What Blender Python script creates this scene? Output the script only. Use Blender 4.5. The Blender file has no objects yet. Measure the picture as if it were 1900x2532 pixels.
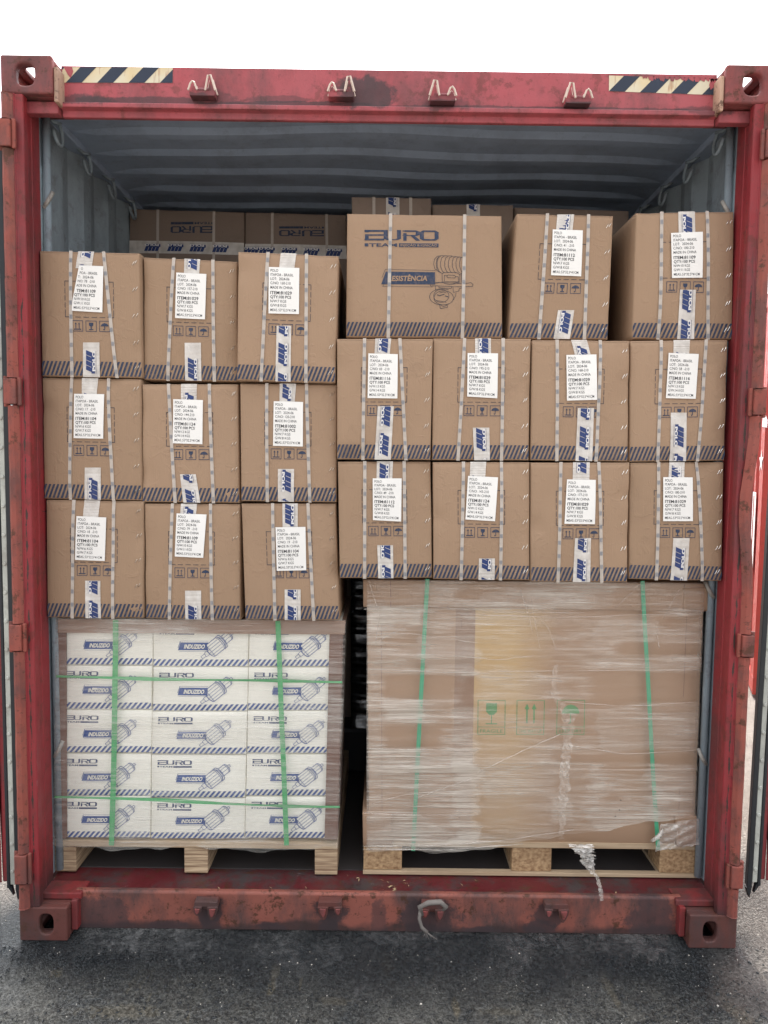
import bpy, math, random
import numpy as np
from mathutils import Vector, Matrix
D = bpy.data
scene = bpy.context.scene
COL = scene.collection
R = random.Random(7)

# ------------------------------------------------------------------ camera
CP = (-.00329, -2.3092, 1.63294); PIT, YAW, ROL, FPX = -.0676, .00176, .01278, 1754.2
W0, H0 = 1900., 2532.
fwd = np.array([math.sin(YAW)*math.cos(PIT), math.cos(YAW)*math.cos(PIT), math.sin(PIT)])
rt = np.array([math.cos(YAW), -math.sin(YAW), 0.]); up = np.cross(rt, fwd)
r2 = math.cos(ROL)*rt+math.sin(ROL)*up; u2 = -math.sin(ROL)*rt+math.cos(ROL)*up
cam = D.objects.new('camera', D.cameras.new('camera')); COL.objects.link(cam)
cam.data.sensor_fit = 'VERTICAL'; cam.data.sensor_height = 24; cam.data.lens = 24*FPX/H0
cam.data.clip_end = 2000; cam.data.clip_start = .02
cam.matrix_world = Matrix([[r2[0], u2[0], -fwd[0], CP[0]], [r2[1], u2[1], -fwd[1], CP[1]], [r2[2], u2[2], -fwd[2], CP[2]], [0, 0, 0, 1]])
scene.camera = cam
def at(x, y, Y):
    """point of the plane at depth Y that the measured photo position (x, y) stands for"""
    d = fwd+(x-W0/2)/FPX*r2-(y-H0/2)/FPX*u2
    t = (Y-CP[1])/d[1]
    return np.array([CP[0]+d[0]*t, Y, CP[2]+d[2]*t])

# ------------------------------------------------------------------ light
SUN_EL, SUN_AZ = math.radians(58), math.radians(-1)     # azimuth from +Y towards +X: the sun stands behind the container
wd = D.worlds.new('World'); scene.world = wd; wd.use_nodes = True
nt = wd.node_tree; nt.nodes.clear()
out = nt.nodes.new('ShaderNodeOutputWorld'); bg = nt.nodes.new('ShaderNodeBackground')
sky = nt.nodes.new('ShaderNodeTexSky'); sky.sky_type = 'NISHITA'; sky.sun_disc = False
sky.sun_elevation = SUN_EL; sky.sun_rotation = SUN_AZ; sky.air_density = 1; sky.dust_density = 3.5; sky.ozone_density = 1
hz = nt.nodes.new('ShaderNodeMix'); hz.data_type = 'RGBA'
cn = nt.nodes.new('ShaderNodeTexNoise'); cn.inputs['Scale'].default_value = 2.2; cn.inputs['Detail'].default_value = 5
mr = nt.nodes.new('ShaderNodeMapRange'); mr.inputs[1].default_value = .3; mr.inputs[2].default_value = .6
mr.inputs[3].default_value = .68; mr.inputs[4].default_value = .97
tc = nt.nodes.new('ShaderNodeTexCoord')
nt.links.new(tc.outputs['Generated'], cn.inputs['Vector']); nt.links.new(cn.outputs['Fac'], mr.inputs[0])
nt.links.new(mr.outputs[0], hz.inputs['Factor']); nt.links.new(sky.outputs[0], hz.inputs[6])
# thin bright cloud veil, in the sky texture's own units, brighter towards the hidden sun
dt = nt.nodes.new('ShaderNodeVectorMath'); dt.operation = 'DOT_PRODUCT'; nt.links.new(tc.outputs['Generated'], dt.inputs[0])
dt.inputs[1].default_value = (math.sin(SUN_AZ)*math.cos(SUN_EL), math.cos(SUN_AZ)*math.cos(SUN_EL), math.sin(SUN_EL))
m1 = nt.nodes.new('ShaderNodeMapRange'); m1.interpolation_type = 'SMOOTHSTEP'; m1.inputs[1].default_value = .35; m1.inputs[2].default_value = 1; m1.inputs[3].default_value = 1; m1.inputs[4].default_value = 4.5
nt.links.new(dt.outputs['Value'], m1.inputs[0])
vm = nt.nodes.new('ShaderNodeVectorMath'); vm.operation = 'SCALE'; vm.inputs[0].default_value = (8.7, 8.8, 9.1); nt.links.new(m1.outputs[0], vm.inputs['Scale']); nt.links.new(vm.outputs[0], hz.inputs[7])
nt.links.new(hz.outputs[2], bg.inputs[0]); bg.inputs[1].default_value = .085
nt.links.new(bg.outputs[0], out.inputs[0])
sl = D.lights.new('sun', 'SUN'); sl.energy = 4.2; sl.angle = math.radians(.5); sl.color = (1, .95, .87)
so = D.objects.new('sun', sl); COL.objects.link(so)
sd = Vector((math.sin(SUN_AZ)*math.cos(SUN_EL), math.cos(SUN_AZ)*math.cos(SUN_EL), math.sin(SUN_EL)))
so.rotation_euler = sd.to_track_quat('Z', 'Y').to_euler(); so.location = (0, 5, 8)
vs = scene.view_settings; vs.view_transform = 'Standard'; vs.look = 'None'; vs.exposure = .95; vs.gamma = 1
scene.render.engine = 'CYCLES'
scene.cycles.transparent_max_bounces = 24
scene.cycles.max_bounces = 8
scene.cycles.diffuse_bounces = 5

# ------------------------------------------------------------------ materials
class NT:
    def __init__(s, name, rough=.6, spec=.5, metal=0):
        s.m = D.materials.new(name); s.m.use_nodes = True; s.t = s.m.node_tree
        s.b = s.t.nodes['Principled BSDF']; s.out = s.t.nodes['Material Output']
        s.b.inputs['Roughness'].default_value = rough; s.b.inputs['Specular IOR Level'].default_value = spec
        s.b.inputs['Metallic'].default_value = metal
        s.tc = s.t.nodes.new('ShaderNodeTexCoord'); s.co = s.tc.outputs['Object']
        oi = s.t.nodes.new('ShaderNodeObjectInfo')
        add = s.t.nodes.new('ShaderNodeVectorMath'); add.operation = 'ADD'
        mul = s.t.nodes.new('ShaderNodeMath'); mul.operation = 'MULTIPLY'; mul.inputs[1].default_value = 37.
        s.t.links.new(oi.outputs['Random'], mul.inputs[0])
        s.t.links.new(s.co, add.inputs[0]); s.t.links.new(mul.outputs[0], add.inputs[1])
        s.cor = add.outputs[0]; s.rnd = oi.outputs['Random']
    def lk(s, a, b): s.t.links.new(a, b)
    def noise(s, scale, detail=4, vec=None, sc=(1, 1, 1), rot=(0, 0, 0), rough=.5, dist=0):
        n = s.t.nodes.new('ShaderNodeTexNoise'); mp = s.t.nodes.new('ShaderNodeMapping')
        mp.inputs['Scale'].default_value = sc; mp.inputs['Rotation'].default_value = rot
        s.lk(vec or s.cor, mp.inputs[0]); s.lk(mp.outputs[0], n.inputs['Vector'])
        n.inputs['Scale'].default_value = scale; n.inputs['Detail'].default_value = detail
        n.inputs['Roughness'].default_value = rough; n.inputs['Distortion'].default_value = dist
        return n.outputs['Fac']
    def ramp(s, f, a, b, lo=0., hi=1.):
        m = s.t.nodes.new('ShaderNodeMapRange'); m.inputs[1].default_value = a; m.inputs[2].default_value = b
        m.inputs[3].default_value = lo; m.inputs[4].default_value = hi; s.lk(f, m.inputs[0]); return m.outputs[0]
    def mul(s, a, b, op='MULTIPLY'):
        m = s.t.nodes.new('ShaderNodeMath'); m.operation = op
        for i, q in enumerate((a, b)):
            if isinstance(q, (int, float)): m.inputs[i].default_value = q
            else: s.lk(q, m.inputs[i])
        return m.outputs[0]
    def mix(s, f, a, b):
        m = s.t.nodes.new('ShaderNodeMix'); m.data_type = 'RGBA'
        if isinstance(f, (int, float)): m.inputs[0].default_value = f
        else: s.lk(f, m.inputs[0])
        for i, q in ((6, a), (7, b)):
            if isinstance(q, tuple): m.inputs[i].default_value = (*q, 1)
            else: s.lk(q, m.inputs[i])
        return m.outputs[2]
    def col(s, c):
        if isinstance(c, tuple): s.b.inputs['Base Color'].default_value = (*c, 1)
        else: s.lk(c, s.b.inputs['Base Color'])
        return s
    def rough(s, f): s.lk(f, s.b.inputs['Roughness']); return s
    def bump(s, f, strength=.3, dist=.002):
        b = s.t.nodes.new('ShaderNodeBump'); b.inputs['Strength'].default_value = strength; b.inputs['Distance'].default_value = dist
        s.lk(f, b.inputs['Height']); s.lk(b.outputs[0], s.b.inputs['Normal']); s.nrm = b.outputs[0]; return s
    def sep(s):
        n = s.t.nodes.new('ShaderNodeSeparateXYZ'); s.lk(s.co, n.inputs[0]); return n.outputs
def flat(name, c, rough=.6, var=.12, sc=8, spec=.4):
    n = NT(name, rough, spec); d = tuple(q*(1-var) for q in c); e = tuple(min(1, q*(1+var)) for q in c)
    n.col(n.mix(n.noise(sc), d, e)); return n.m
def kraft(name, a=(.385, .260, .172)):
    n = NT(name, .78, .25)
    c = n.mix(n.noise(2.2, 3), tuple(q*.9 for q in a), tuple(q*1.08 for q in a))
    c = n.mix(n.ramp(n.noise(600, 2), .3, .7, 0, .22), c, tuple(q*.68 for q in a))
    c = n.mix(n.ramp(n.noise(7, 6, rough=.7), .66, .8, 0, .3), c, (.2, .13, .085))       # grubby scuffs
    c = n.mix(n.ramp(n.noise(11, 5, rough=.7, sc=(1, 1, 2.5)), .7, .78, 0, .25), c, (.6, .46, .34))
    c = n.mix(n.ramp(n.rnd, 0, 1, 0, .6), c, (a[0]*.80, a[1]*.79, a[2]*.76))
    n.col(c)
    c2 = n.mix(n.ramp(n.noise(5, 6, rough=.72, dist=.6), .57, .70, 0, .38), c, tuple(q*.66 for q in a)); n.col(c2)
    h = n.mul(n.noise(9, 4), n.mul(n.noise(70, 2, sc=(4, 4, .25)), .22), 'ADD'); h = n.mul(h, n.mul(n.ramp(n.noise(24, 5, dist=1.2), .55, .75), .5), 'ADD')
    n.bump(h, .42, .005); return n.m
M = {}
M['kraft'] = kraft('kraft_board')
M['kraft2'] = kraft('kraft_board_shaded', (.28, .215, .175))  # same kraft, darker and cooler: shade of the rear rows put into the colour
def inkm(name, c, fade=.25):
    n = NT(name, .7, .25)
    n.col(n.mix(n.ramp(n.noise(90, 4), .45, .8, 0, fade), c, (.36, .25, .19))); return n.m
M['ink'] = inkm('blue_print_ink', (.036, .054, .10))
M['inkdark'] = inkm('dark_print_ink', (.05, .055, .075))
M['crease'] = flat('creased_board_edge', (.23, .15, .10), .8)
M['label'] = flat('white_label_paper', (.84, .83, .80), .45, .03)
M['text'] = flat('black_label_ink', (.035, .035, .04), .5)
def tapem():
    n = NT('white_packing_tape', .32, .5)
    n.col(n.mix(n.ramp(n.noise(40, 4, sc=(1, 1, .5)), .3, .75), (.66, .62, .57), (.80, .77, .73)))
    n.bump(n.noise(38, 4, sc=(1, 1, .6), dist=1.5), .5, .003)
    tr = n.t.nodes.new('ShaderNodeBsdfTransparent'); mx = n.t.nodes.new('ShaderNodeMixShader')
    n.lk(n.ramp(n.noise(30, 3), .3, .7, .72, .96), mx.inputs[0]); n.lk(tr.outputs[0], mx.inputs[1]); n.lk(n.b.outputs[0], mx.inputs[2])
    n.lk(mx.outputs[0], n.out.inputs[0]); return n.m
M['tape'] = tapem()
M['tapeblue'] = flat('blue_tape_print', (.022, .045, .16), .35)
M['tapewhite'] = flat('white_tape_print', (.74, .73, .72), .4, .04)
def strapm():
    n = NT('clear_white_strap', .3, .5); n.col(n.mix(n.noise(60), (.52, .46, .40), (.66, .60, .54)))
    n.bump(n.noise(300, 2), .3, .001)
    tr = n.t.nodes.new('ShaderNodeBsdfTransparent'); mx = n.t.nodes.new('ShaderNodeMixShader')
    mx.inputs[0].default_value = .8; n.lk(tr.outputs[0], mx.inputs[1]); n.lk(n.b.outputs[0], mx.inputs[2]); n.lk(mx.outputs[0], n.out.inputs[0]); return n.m
M['strap'] = strapm()
M['strapink'] = flat('grey_strap_print', (.24, .26, .30), .5)
n = NT('staple_steel', .25, .5, 1); n.col((.85, .83, .78)); M['steel'] = n.m
def whitebox():
    n = NT('white_carton_board', .6, .3)
    c = n.mix(n.noise(3), (.82, .80, .71), (.88, .86, .78)); c = n.mix(n.ramp(n.noise(14, 5), .6, .8, 0, .15), c, (.6, .55, .46))
    n.col(c).bump(n.noise(12), .3, .003); return n.m
M['white'] = whitebox()
M['wink'] = flat('blue_carton_ink', (.04, .085, .27), .6)
M['wlogo'] = flat('navy_carton_ink', (.03, .05, .14), .6)
def paint(name, a, b, dirt=.45, rust=.35, rough=.5, dsc=5., low=None, streak=False, spots=()):
    n = NT(name, rough, .4)
    c = n.mix(n.noise(3.5, 5, rough=.65), a, b)
    c = n.mix(n.ramp(n.noise(dsc, 7, rough=.7, sc=(1, 1, .45)), .46, .62, 0, dirt), c, (.06, .045, .045))
    c = n.mix(n.ramp(n.noise(16, 7, rough=.75), .555, .61, 0, rust), c, (.075, .032, .018))
    c = n.mix(n.ramp(n.noise(60, 3), .64, .70, 0, .5*rust), c, (.03, .018, .014))
    c = n.mix(n.ramp(n.noise(26, 9, rough=.85, sc=(.5, .5, 1)), .60, .615, 0, rust), c, (.045, .022, .016))
    c = n.mix(n.ramp(n.noise(18, 9, rough=.85, sc=(1, 1, .18)), .63, .66, 0, .45*dirt+.1), c, tuple(min(1, q*.5+.22) for q in a))
    if low:                                     # a grimy band with a ragged edge along world heights low[0]..low[1]
        z = n.sep()[2]; w = n.mul(z, n.mul(n.mul(n.noise(9, 6), .5, 'SUBTRACT'), low[2], 'MULTIPLY'), 'ADD')
        c = n.mix(n.ramp(w, low[0], low[1], .85, 0), c, (.045, .03, .03))
    for sx, sz, rx, rz, k in spots:             # grime blots of their own shape
        q = n.sep(); wx = n.mul(n.mul(n.noise(14, 7, rough=.7), .5, 'SUBTRACT'), rx*2.2); wz = n.mul(n.mul(n.noise(17, 7, rough=.7), .47, 'SUBTRACT'), rz*2.2)
        dx = n.mul(n.mul(n.mul(q[0], wx, 'ADD'), sx, 'SUBTRACT'), 1/rx); dz = n.mul(n.mul(n.mul(q[2], wz, 'ADD'), sz, 'SUBTRACT'), 1/rz)
        d = n.mul(n.mul(dx, dx), n.mul(dz, dz), 'ADD'); c = n.mix(n.ramp(d, .6, 1.1, k, 0), c, (.05, .036, .04))
    if streak:                                  # long bare-metal wear line down the post edge
        ax = n.t.nodes.new('ShaderNodeMath'); ax.operation = 'ABSOLUTE'; n.lk(n.sep()[0], ax.inputs[0])
        wv = n.mul(n.mul(n.noise(6, 5, sc=(.3, .3, 3)), .5, 'SUBTRACT'), .012)
        d = n.mul(n.mul(ax.outputs[0], 1.1665, 'SUBTRACT'), wv, 'ADD'); ab = n.mul(d, 0., 'ADD'); aa = n.t.nodes.new('ShaderNodeMath'); aa.operation = 'ABSOLUTE'; n.lk(ab, aa.inputs[0])
        wd_ = n.mul(n.ramp(n.noise(3, 6, sc=(0, 0, 4), rough=.7), .44, .66, 0, 1), .0055)
        k = n.mul(aa.outputs[0], wd_, 'LESS_THAN'); k = n.mul(k, n.ramp(n.sep()[2], 2.2, 2.35, 1, 0))
        c = n.mix(k, c, (.05, .03, .026))
    n.col(c); n.rough(n.ramp(n.noise(12, 5), .3, .7, rough-.12, rough+.25))
    n.bump(n.mul(n.noise(14, 5), n.mul(n.noise(120, 3), .2), 'ADD'), .35, .006); return n.m
M['red'] = paint('red_container_paint', (.30, .032, .040), (.23, .026, .030), .55, .4, streak=True, low=(.13, .26, .16))
M['redhead'] = paint('faded_red_glare_paint', (.42, .075, .092), (.36, .09, .10), .5, .4, spots=[(-.3, 2.785, .30, .010, .75), (.35, 2.782, .35, .008, .6), (-1.0, 2.79, .12, .02, .7), (1.02, 2.78, .1, .02, .6), (-.35, 2.80, .12, .012, .5), (-.075, 2.825, .115, .06, .85), (-.56, 2.80, .07, .03, .5), (.19, 2.79, .09, .03, .5), (.62, 2.79, .06, .03, .4), (-.80, 2.79, .25, .014, .7), (.75, 2.782, .3, .008, .6)])  # header red, made pinker to paint in the glare; the spots are grime
M['redsill'] = paint('chalky_red_paint', (.36, .115, .085), (.17, .06, .045), .85, .9, .6, 5, low=(.022, .042, .09), spots=[(-.585, .085, .060, .055, .85), (-.585, .03, .035, .05, .8), (-.17, .08, .06, .06, .9), (-.17, .02, .04, .05, .9), (.175, .06, .11, .075, .85), (.585, .085, .06, .05, .8), (.56, .03, .07, .03, .85), (-.37, .02, .06, .022, .8), (.95, .08, .09, .1, .75), (-.97, .05, .12, .09, .7), (.0, .05, .03, .1, .6), (-.75, .02, .09, .025, .7), (.35, .015, .07, .02, .8)])
M['redfloor'] = paint('worn_red_paint', (.14, .018, .022), (.07, .014, .016), 1., .8, .42, 9)
M['post'] = paint('grimy_red_paint', (.26, .03, .032), (.2, .03, .03), .7, .5)
M['hinge'] = paint('rusty_orange_paint', (.32, .085, .06), (.24, .06, .048), .6, .8, .6, 9)
M['cast'] = paint('grimy_casting_steel', (.30, .065, .06), (.17, .055, .055), .6, .7, .62, 7)
M['castdark'] = paint('blackened_casting_steel', (.17, .05, .04), (.08, .036, .032), .7, .6, .62, 6)
M['rimlight'] = flat('rim_light_steel_edge', (.62, .50, .42), .5)  # pale outline of the header keeper horns, rim light put into the colour
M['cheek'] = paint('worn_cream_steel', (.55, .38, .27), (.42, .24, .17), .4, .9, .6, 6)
M['grey'] = paint('grey_green_interior_paint', (.30, .36, .40), (.25, .31, .35), .3, .25, .55)
M['roof'] = paint('blue_hazed_roof_paint', (.36, .44, .56), (.32, .40, .52), .2, .12, .5)  # blue lift in this colour stands in for veiling haze under the roof
M['lash'] = paint('cream_lashing_steel', (.44, .43, .38), (.34, .32, .30), .4, .5, .5)
M['lightsteel'] = paint('pale_grey_steel', (.50, .51, .46), (.42, .44, .40), .3, .2, .45)
M['black'] = flat('black_rubber', (.015, .018, .022), .5)
M['floorwood'] = flat('dark_floor_plywood', (.05, .045, .045), .6, .3, 5)
def wood(name, a, b, sc, fine):
    n = NT(name, .75, .25)
    c = n.mix(n.ramp(n.noise(fine, 3, sc=sc), .3, .7), a, b); c = n.mix(n.ramp(n.noise(9, 5), .55, .8, 0, .4), c, tuple(q*.55 for q in a))
    n.col(c).bump(n.noise(fine, 3, sc=sc), .5, .003); return n.m
M['ply'] = wood('laminated_plywood', (.17, .10, .06), (.62, .47, .31), (.05, .05, 1), 130)
M['board'] = wood('pale_pallet_board', (.40, .29, .19), (.52, .40, .27), (.05, .6, 1), 90)
M['osb'] = wood('pressed_wood_chips', (.24, .14, .075), (.54, .37, .21), (1, 1, 1.3), 75)
M['dboard'] = flat('brown_edge_board', (.19, .11, .085), .7, .12)
def film(name, tint, lo, hi, rot=.03, fine=70, clear=(), milky=()):
    n = NT(name, .22, .5); n.col(tint)
    f1 = n.noise(fine, 5, sc=(.045, .3, 1), rot=(0, rot, 0), rough=.62, dist=.35)
    f2 = n.noise(6, 4, sc=(.35, .4, 1), rot=(0, -rot*2, 0)); f3 = n.noise(fine*.4, 4, sc=(.08, .3, 1), rot=(0, rot*4+.05, 0), rough=.6)
    h = n.mul(f1, n.mul(f3, .8), 'ADD'); n.bump(h, .9, .006)
    f4 = n.noise(fine*2.6, 3, sc=(.03, .3, 1), rot=(0, -rot*1.5, 0), rough=.6); f5 = n.noise(3.3, 6, sc=(.7, .4, 2.1), rot=(0, rot*3, 0), rough=.65)
    patch = n.mul(n.ramp(f2, .47, .50), n.ramp(f5, .44, .60, .25, 1))
    s = n.mul(n.mul(n.ramp(f1, .45, .74), n.ramp(f5, .36, .6, .15, 1)), n.mul(patch, .42), 'ADD')
    s = n.mul(s, n.mul(n.ramp(f4, .5, .68), n.ramp(f5, .3, .6, .15, .6)), 'ADD')
    s = n.mul(s, n.mul(n.ramp(f3, .52, .7), .35), 'ADD')
    def zone(z, soft=.012, wob=.05):
        sx = n.sep(); wx = n.mul(n.mul(n.noise(9, 6, n.co, sc=(1, 1, 2.5)), .5, 'SUBTRACT'), wob*2.4); wz = n.mul(n.mul(n.noise(6, 7, n.co, sc=(.5, 1, 1.5), rough=.65), .5, 'SUBTRACT'), wob)
        X = n.mul(sx[0], wx, 'ADD'); Z = n.mul(sx[2], wz, 'ADD'); x0, x1, z0, z1 = z
        k = n.mul(n.ramp(X, x0-soft, x0+soft), n.ramp(X, x1-soft, x1+soft, 1, 0)); return n.mul(k, n.mul(n.ramp(Z, z0-soft*.3, z0+soft*.3), n.ramp(Z, z1-soft*.3, z1+soft*.3, 1, 0)))
    for z, k in milky: s = n.mul(s, n.mul(zone(z), k), 'ADD')
    for z in clear: s = n.mul(s, n.ramp(zone(z, .02, .03), 0, 1, 1, .12))
    a = n.ramp(s, 0, 1.4, lo, hi)
    tr = n.t.nodes.new('ShaderNodeBsdfTransparent'); mx = n.t.nodes.new('ShaderNodeMixShader')
    gl = n.t.nodes.new('ShaderNodeBsdfGlossy'); gl.inputs['Roughness'].default_value = .25; n.lk(n.nrm, gl.inputs['Normal'])
    m2 = n.t.nodes.new('ShaderNodeMixShader'); m2.inputs[0].default_value = .2
    n.lk(n.b.outputs[0], m2.inputs[1]); n.lk(gl.outputs[0], m2.inputs[2])
    n.lk(a, mx.inputs[0]); n.lk(tr.outputs[0], mx.inputs[1]); n.lk(m2.outputs[0], mx.inputs[2]); n.lk(mx.outputs[0], n.out.inputs[0]); return n.m
M['film'] = film('clear_stretch_film', (.90, .88, .80), .04, .46, .03, 110)
def zr(x0, y0, x1, y1):                       # zone of the right film, corners read off the photograph
    a = at(850+x0/1.581, 1400+y1/1.581, .146); b = at(850+x1/1.581, 1400+y0/1.581, .146); return (a[0], b[0], a[2], b[2])
M['film2'] = film('creased_stretch_film', (.84, .77, .67), .05, .64, .02, 85,
    clear=[zr(150, 425, 440, 520), zr(455, 430, 530, 545), zr(160, 625, 390, 705), zr(960, 412, 1400, 530), zr(840, 735, 1370, 760), zr(1070, 300, 1400, 345)],
    milky=[(zr(150, 515, 300, 600), .45), (zr(95, 160, 320, 225), .5), (zr(300, 270, 525, 425), .45), (zr(430, 545, 530, 1085), .4), (zr(90, 715, 530, 800), .3), (zr(90, 900, 530, 1110), .3), (zr(980, 200, 1230, 290), .25),
           (zr(1000, 570, 1380, 720), .28), (zr(540, 600, 840, 1060), .12), (zr(950, 770, 1010, 960), .25), (zr(1190, 770, 1360, 1010), .3), (zr(700, 60, 1050, 160), .2), (zr(810, 900, 900, 1000), .4)])
M['filmthick'] = film('bunched_stretch_film', (.84, .78, .70), .10, .62, .5, 60)
M['filmknot'] = film('knotted_stretch_film', (.84, .80, .74), .22, .9, .5, 45)
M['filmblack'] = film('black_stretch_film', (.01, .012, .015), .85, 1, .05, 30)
def greenm(name, c, a):
    n = NT(name, .35, .5); n.col(n.mix(n.noise(30, 3), tuple(q*.8 for q in c), c)); n.bump(n.noise(200, 2, sc=(1, 1, .3)), .4, .002)
    return n.m
M['green'] = greenm('green_strapping', (.08, .40, .15), 1)
M['green2'] = greenm('dull_green_strapping', (.07, .38, .21), 1)
M['greenink'] = flat('green_print_ink', (.13, .30, .13), .7)
n = NT('pallet_box_board', .75, .25)          # tan panel in the middle of the brown box
x = n.sep()[0]; z = n.sep()[2]
w = n.mul(x, n.mul(n.mul(n.noise(5, 3), .5, 'SUBTRACT'), .10), 'ADD')
zz = n.mul(z, n.mul(n.mul(n.noise(4, 4), .5, 'SUBTRACT'), .35), 'ADD')
tan = n.mul(n.mul(n.ramp(x, -.271, -.269), n.ramp(w, -.13, .02, 1, 0)), n.ramp(zz, .15, .75, .35, 1))
dk = n.mul(n.mul(n.ramp(x, -.341, -.339), n.ramp(x, -.271, -.269, 1, 0)), n.ramp(z, .25, .5))
c = n.mix(n.noise(2.5, 3), (.38, .25, .165), (.43, .285, .19)); c = n.mix(n.mul(dk, .5), c, (.2, .11, .08))
c = n.mix(n.mul(tan, .85), c, (.60, .42, .21)); n.col(c).bump(n.noise(8, 3), .3, .004); M['pbox'] = n.m
def groundm():
    n = NT('wet_concrete', .4, .5)
    xyz = n.sep(); wob = n.mul(n.mul(n.noise(1.3, 5, n.co), .5, 'SUBTRACT'), 1.1)
    ax = n.t.nodes.new('ShaderNodeMath'); ax.operation = 'ABSOLUTE'; n.lk(xyz[0], ax.inputs[0])
    front = n.ramp(n.mul(xyz[1], wob, 'ADD'), .35, 1.0, 1, 0)
    side = n.ramp(n.mul(ax.outputs[0], wob, 'ADD'), 1.25, 1.7, 1, 0)
    wet = n.mul(front, side)
    grit = n.noise(55, 6, n.co, rough=.7); big = n.noise(3.2, 6, n.co, rough=.65); fine = n.noise(190, 3, n.co)
    base = n.mix(n.ramp(big, .35, .65), (.36, .31, .27), (.48, .43, .38))
    base = n.mix(n.ramp(grit, .5, .75, 0, .5), base, (.2, .17, .15))
    near = n.ramp(n.mul(xyz[1], n.mul(wob, .35), 'ADD'), -.34, -.10, 0, 1)      # soaked strip along the sill, with the shade beneath the container painted in
    wt = n.mix(n.ramp(n.noise(3.2, 9, n.co, rough=.75), .35, .7), (.095, .106, .112), (.27, .26, .225))
    wt = n.mix(n.ramp(grit, .48, .68, 0, .6), wt, (.15, .135, .105))
    wt = n.mix(n.ramp(n.noise(7, 8, n.co, rough=.78, sc=(2.2, .5, 1)), .60, .66, 0, .55), wt, (.25, .21, .13))
    wt = n.mix(n.ramp(n.noise(34, 8, n.co, rough=.82), .47, .60, 0, .75), wt, (.035, .036, .036))
    wt = n.mix(n.ramp(n.noise(2.2, 9, n.co, rough=.8, dist=.8), .53, .6, 0, .6), wt, (.27, .265, .235))
    wt = n.mix(n.ramp(fine, .57, .70, 0, .7), wt, (.012, .015, .018)); wt = n.mix(n.ramp(n.noise(240, 4, n.co, rough=.7), .60, .67, 0, .8), wt, (.42, .40, .36))
    for px_, py_, rx, ry, k in ((682, 2400, .016, .05, .8), (672, 2440, .013, .035, .8), (744, 2430, .006, .03, .7), (140, 2405, .02, .022, .7), (958, 2385, .02, .05, .6), (1128, 2490, .012, .05, .8), (1500, 2430, .018, .06, .55), (1522, 2470, .012, .035, .5), (1790, 2470, .022, .07, .5), (1835, 2510, .03, .05, .5), (1310, 2349, .09, .008, .5), (830, 2475, .05, .02, .45), (300, 2500, .12, .03, .35), (1240, 2500, .06, .02, .3)):
        d3 = fwd+(px_-W0/2)/FPX*r2-(py_-H0/2)/FPX*u2; t3 = -CP[2]/d3[2]; gx, gy = CP[0]+d3[0]*t3, CP[1]+d3[1]*t3
        wx = n.mul(n.mul(n.noise(40, 7, n.co, rough=.75), .5, 'SUBTRACT'), rx*3); wy = n.mul(n.mul(n.noise(30, 7, n.co, rough=.75), .47, 'SUBTRACT'), ry*2.5)
        dx = n.mul(n.mul(n.mul(xyz[0], wx, 'ADD'), gx, 'SUBTRACT'), 1/rx); dy = n.mul(n.mul(n.mul(xyz[1], wy, 'ADD'), gy, 'SUBTRACT'), 1/ry)
        wt = n.mix(n.ramp(n.mul(n.mul(dx, dx), n.mul(dy, dy), 'ADD'), .3, 1.2, k, 0), wt, (.30, .26, .18))
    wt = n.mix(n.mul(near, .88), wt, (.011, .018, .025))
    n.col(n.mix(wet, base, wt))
    rw = n.mul(n.ramp(n.noise(38, 8, n.co, rough=.8), .40, .62, .10, .34), n.ramp(n.noise(5, 6, n.co), .4, .6, .6, 1.3))
    rr = n.t.nodes.new('ShaderNodeMix'); n.lk(wet, rr.inputs[0]); rr.inputs[2].default_value = .7; n.lk(rw, rr.inputs[3])
    n.rough(rr.outputs[0])
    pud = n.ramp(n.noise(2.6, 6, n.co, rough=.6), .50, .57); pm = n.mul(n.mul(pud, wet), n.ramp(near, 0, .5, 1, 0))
    rr2 = n.t.nodes.new('ShaderNodeMix'); n.lk(pm, rr2.inputs[0]); n.lk(rr.outputs[0], rr2.inputs[2]); rr2.inputs[3].default_value = .07; n.rough(rr2.outputs[0])
    crumb = n.noise(95, 5, n.co, rough=.8)
    h = n.mul(n.mul(grit, n.mul(fine, .4), 'ADD'), n.mul(big, .6), 'ADD'); h = n.mul(h, n.mul(n.ramp(crumb, .5, .75), .8), 'ADD')
    h = n.mul(h, n.ramp(pm, 0, 1, 1, .3)); n.bump(h, 1., .024); return n.m
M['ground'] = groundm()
M['hazblack'] = flat('navy_black_sticker', (.02, .03, .055), .45, .2)
def hazm():
    n = NT('cream_yellow_sticker', .4, .5)
    c = n.mix(n.ramp(n.noise(5), .45, .7), (.66, .60, .44), (.66, .46, .17)); c = n.mix(n.ramp(n.noise(22, 6, sc=(3, 1, .6)), .6, .7, 0, .6), c, (.33, .12, .05))
    n.col(c); return n.m
M['hazcream'] = hazm()
M['redlit'] = paint('bright_red_paint', (.50, .06, .045), (.44, .055, .04), .15, .15)
M['whitepaint'] = flat('white_paint', (.8, .8, .8), .5, .04)
M['rope'] = flat('frayed_grey_rope', (.20, .18, .165), .85, .3, 60)
M['chip'] = flat('wood_chips', (.5, .38, .22), .8)

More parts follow.
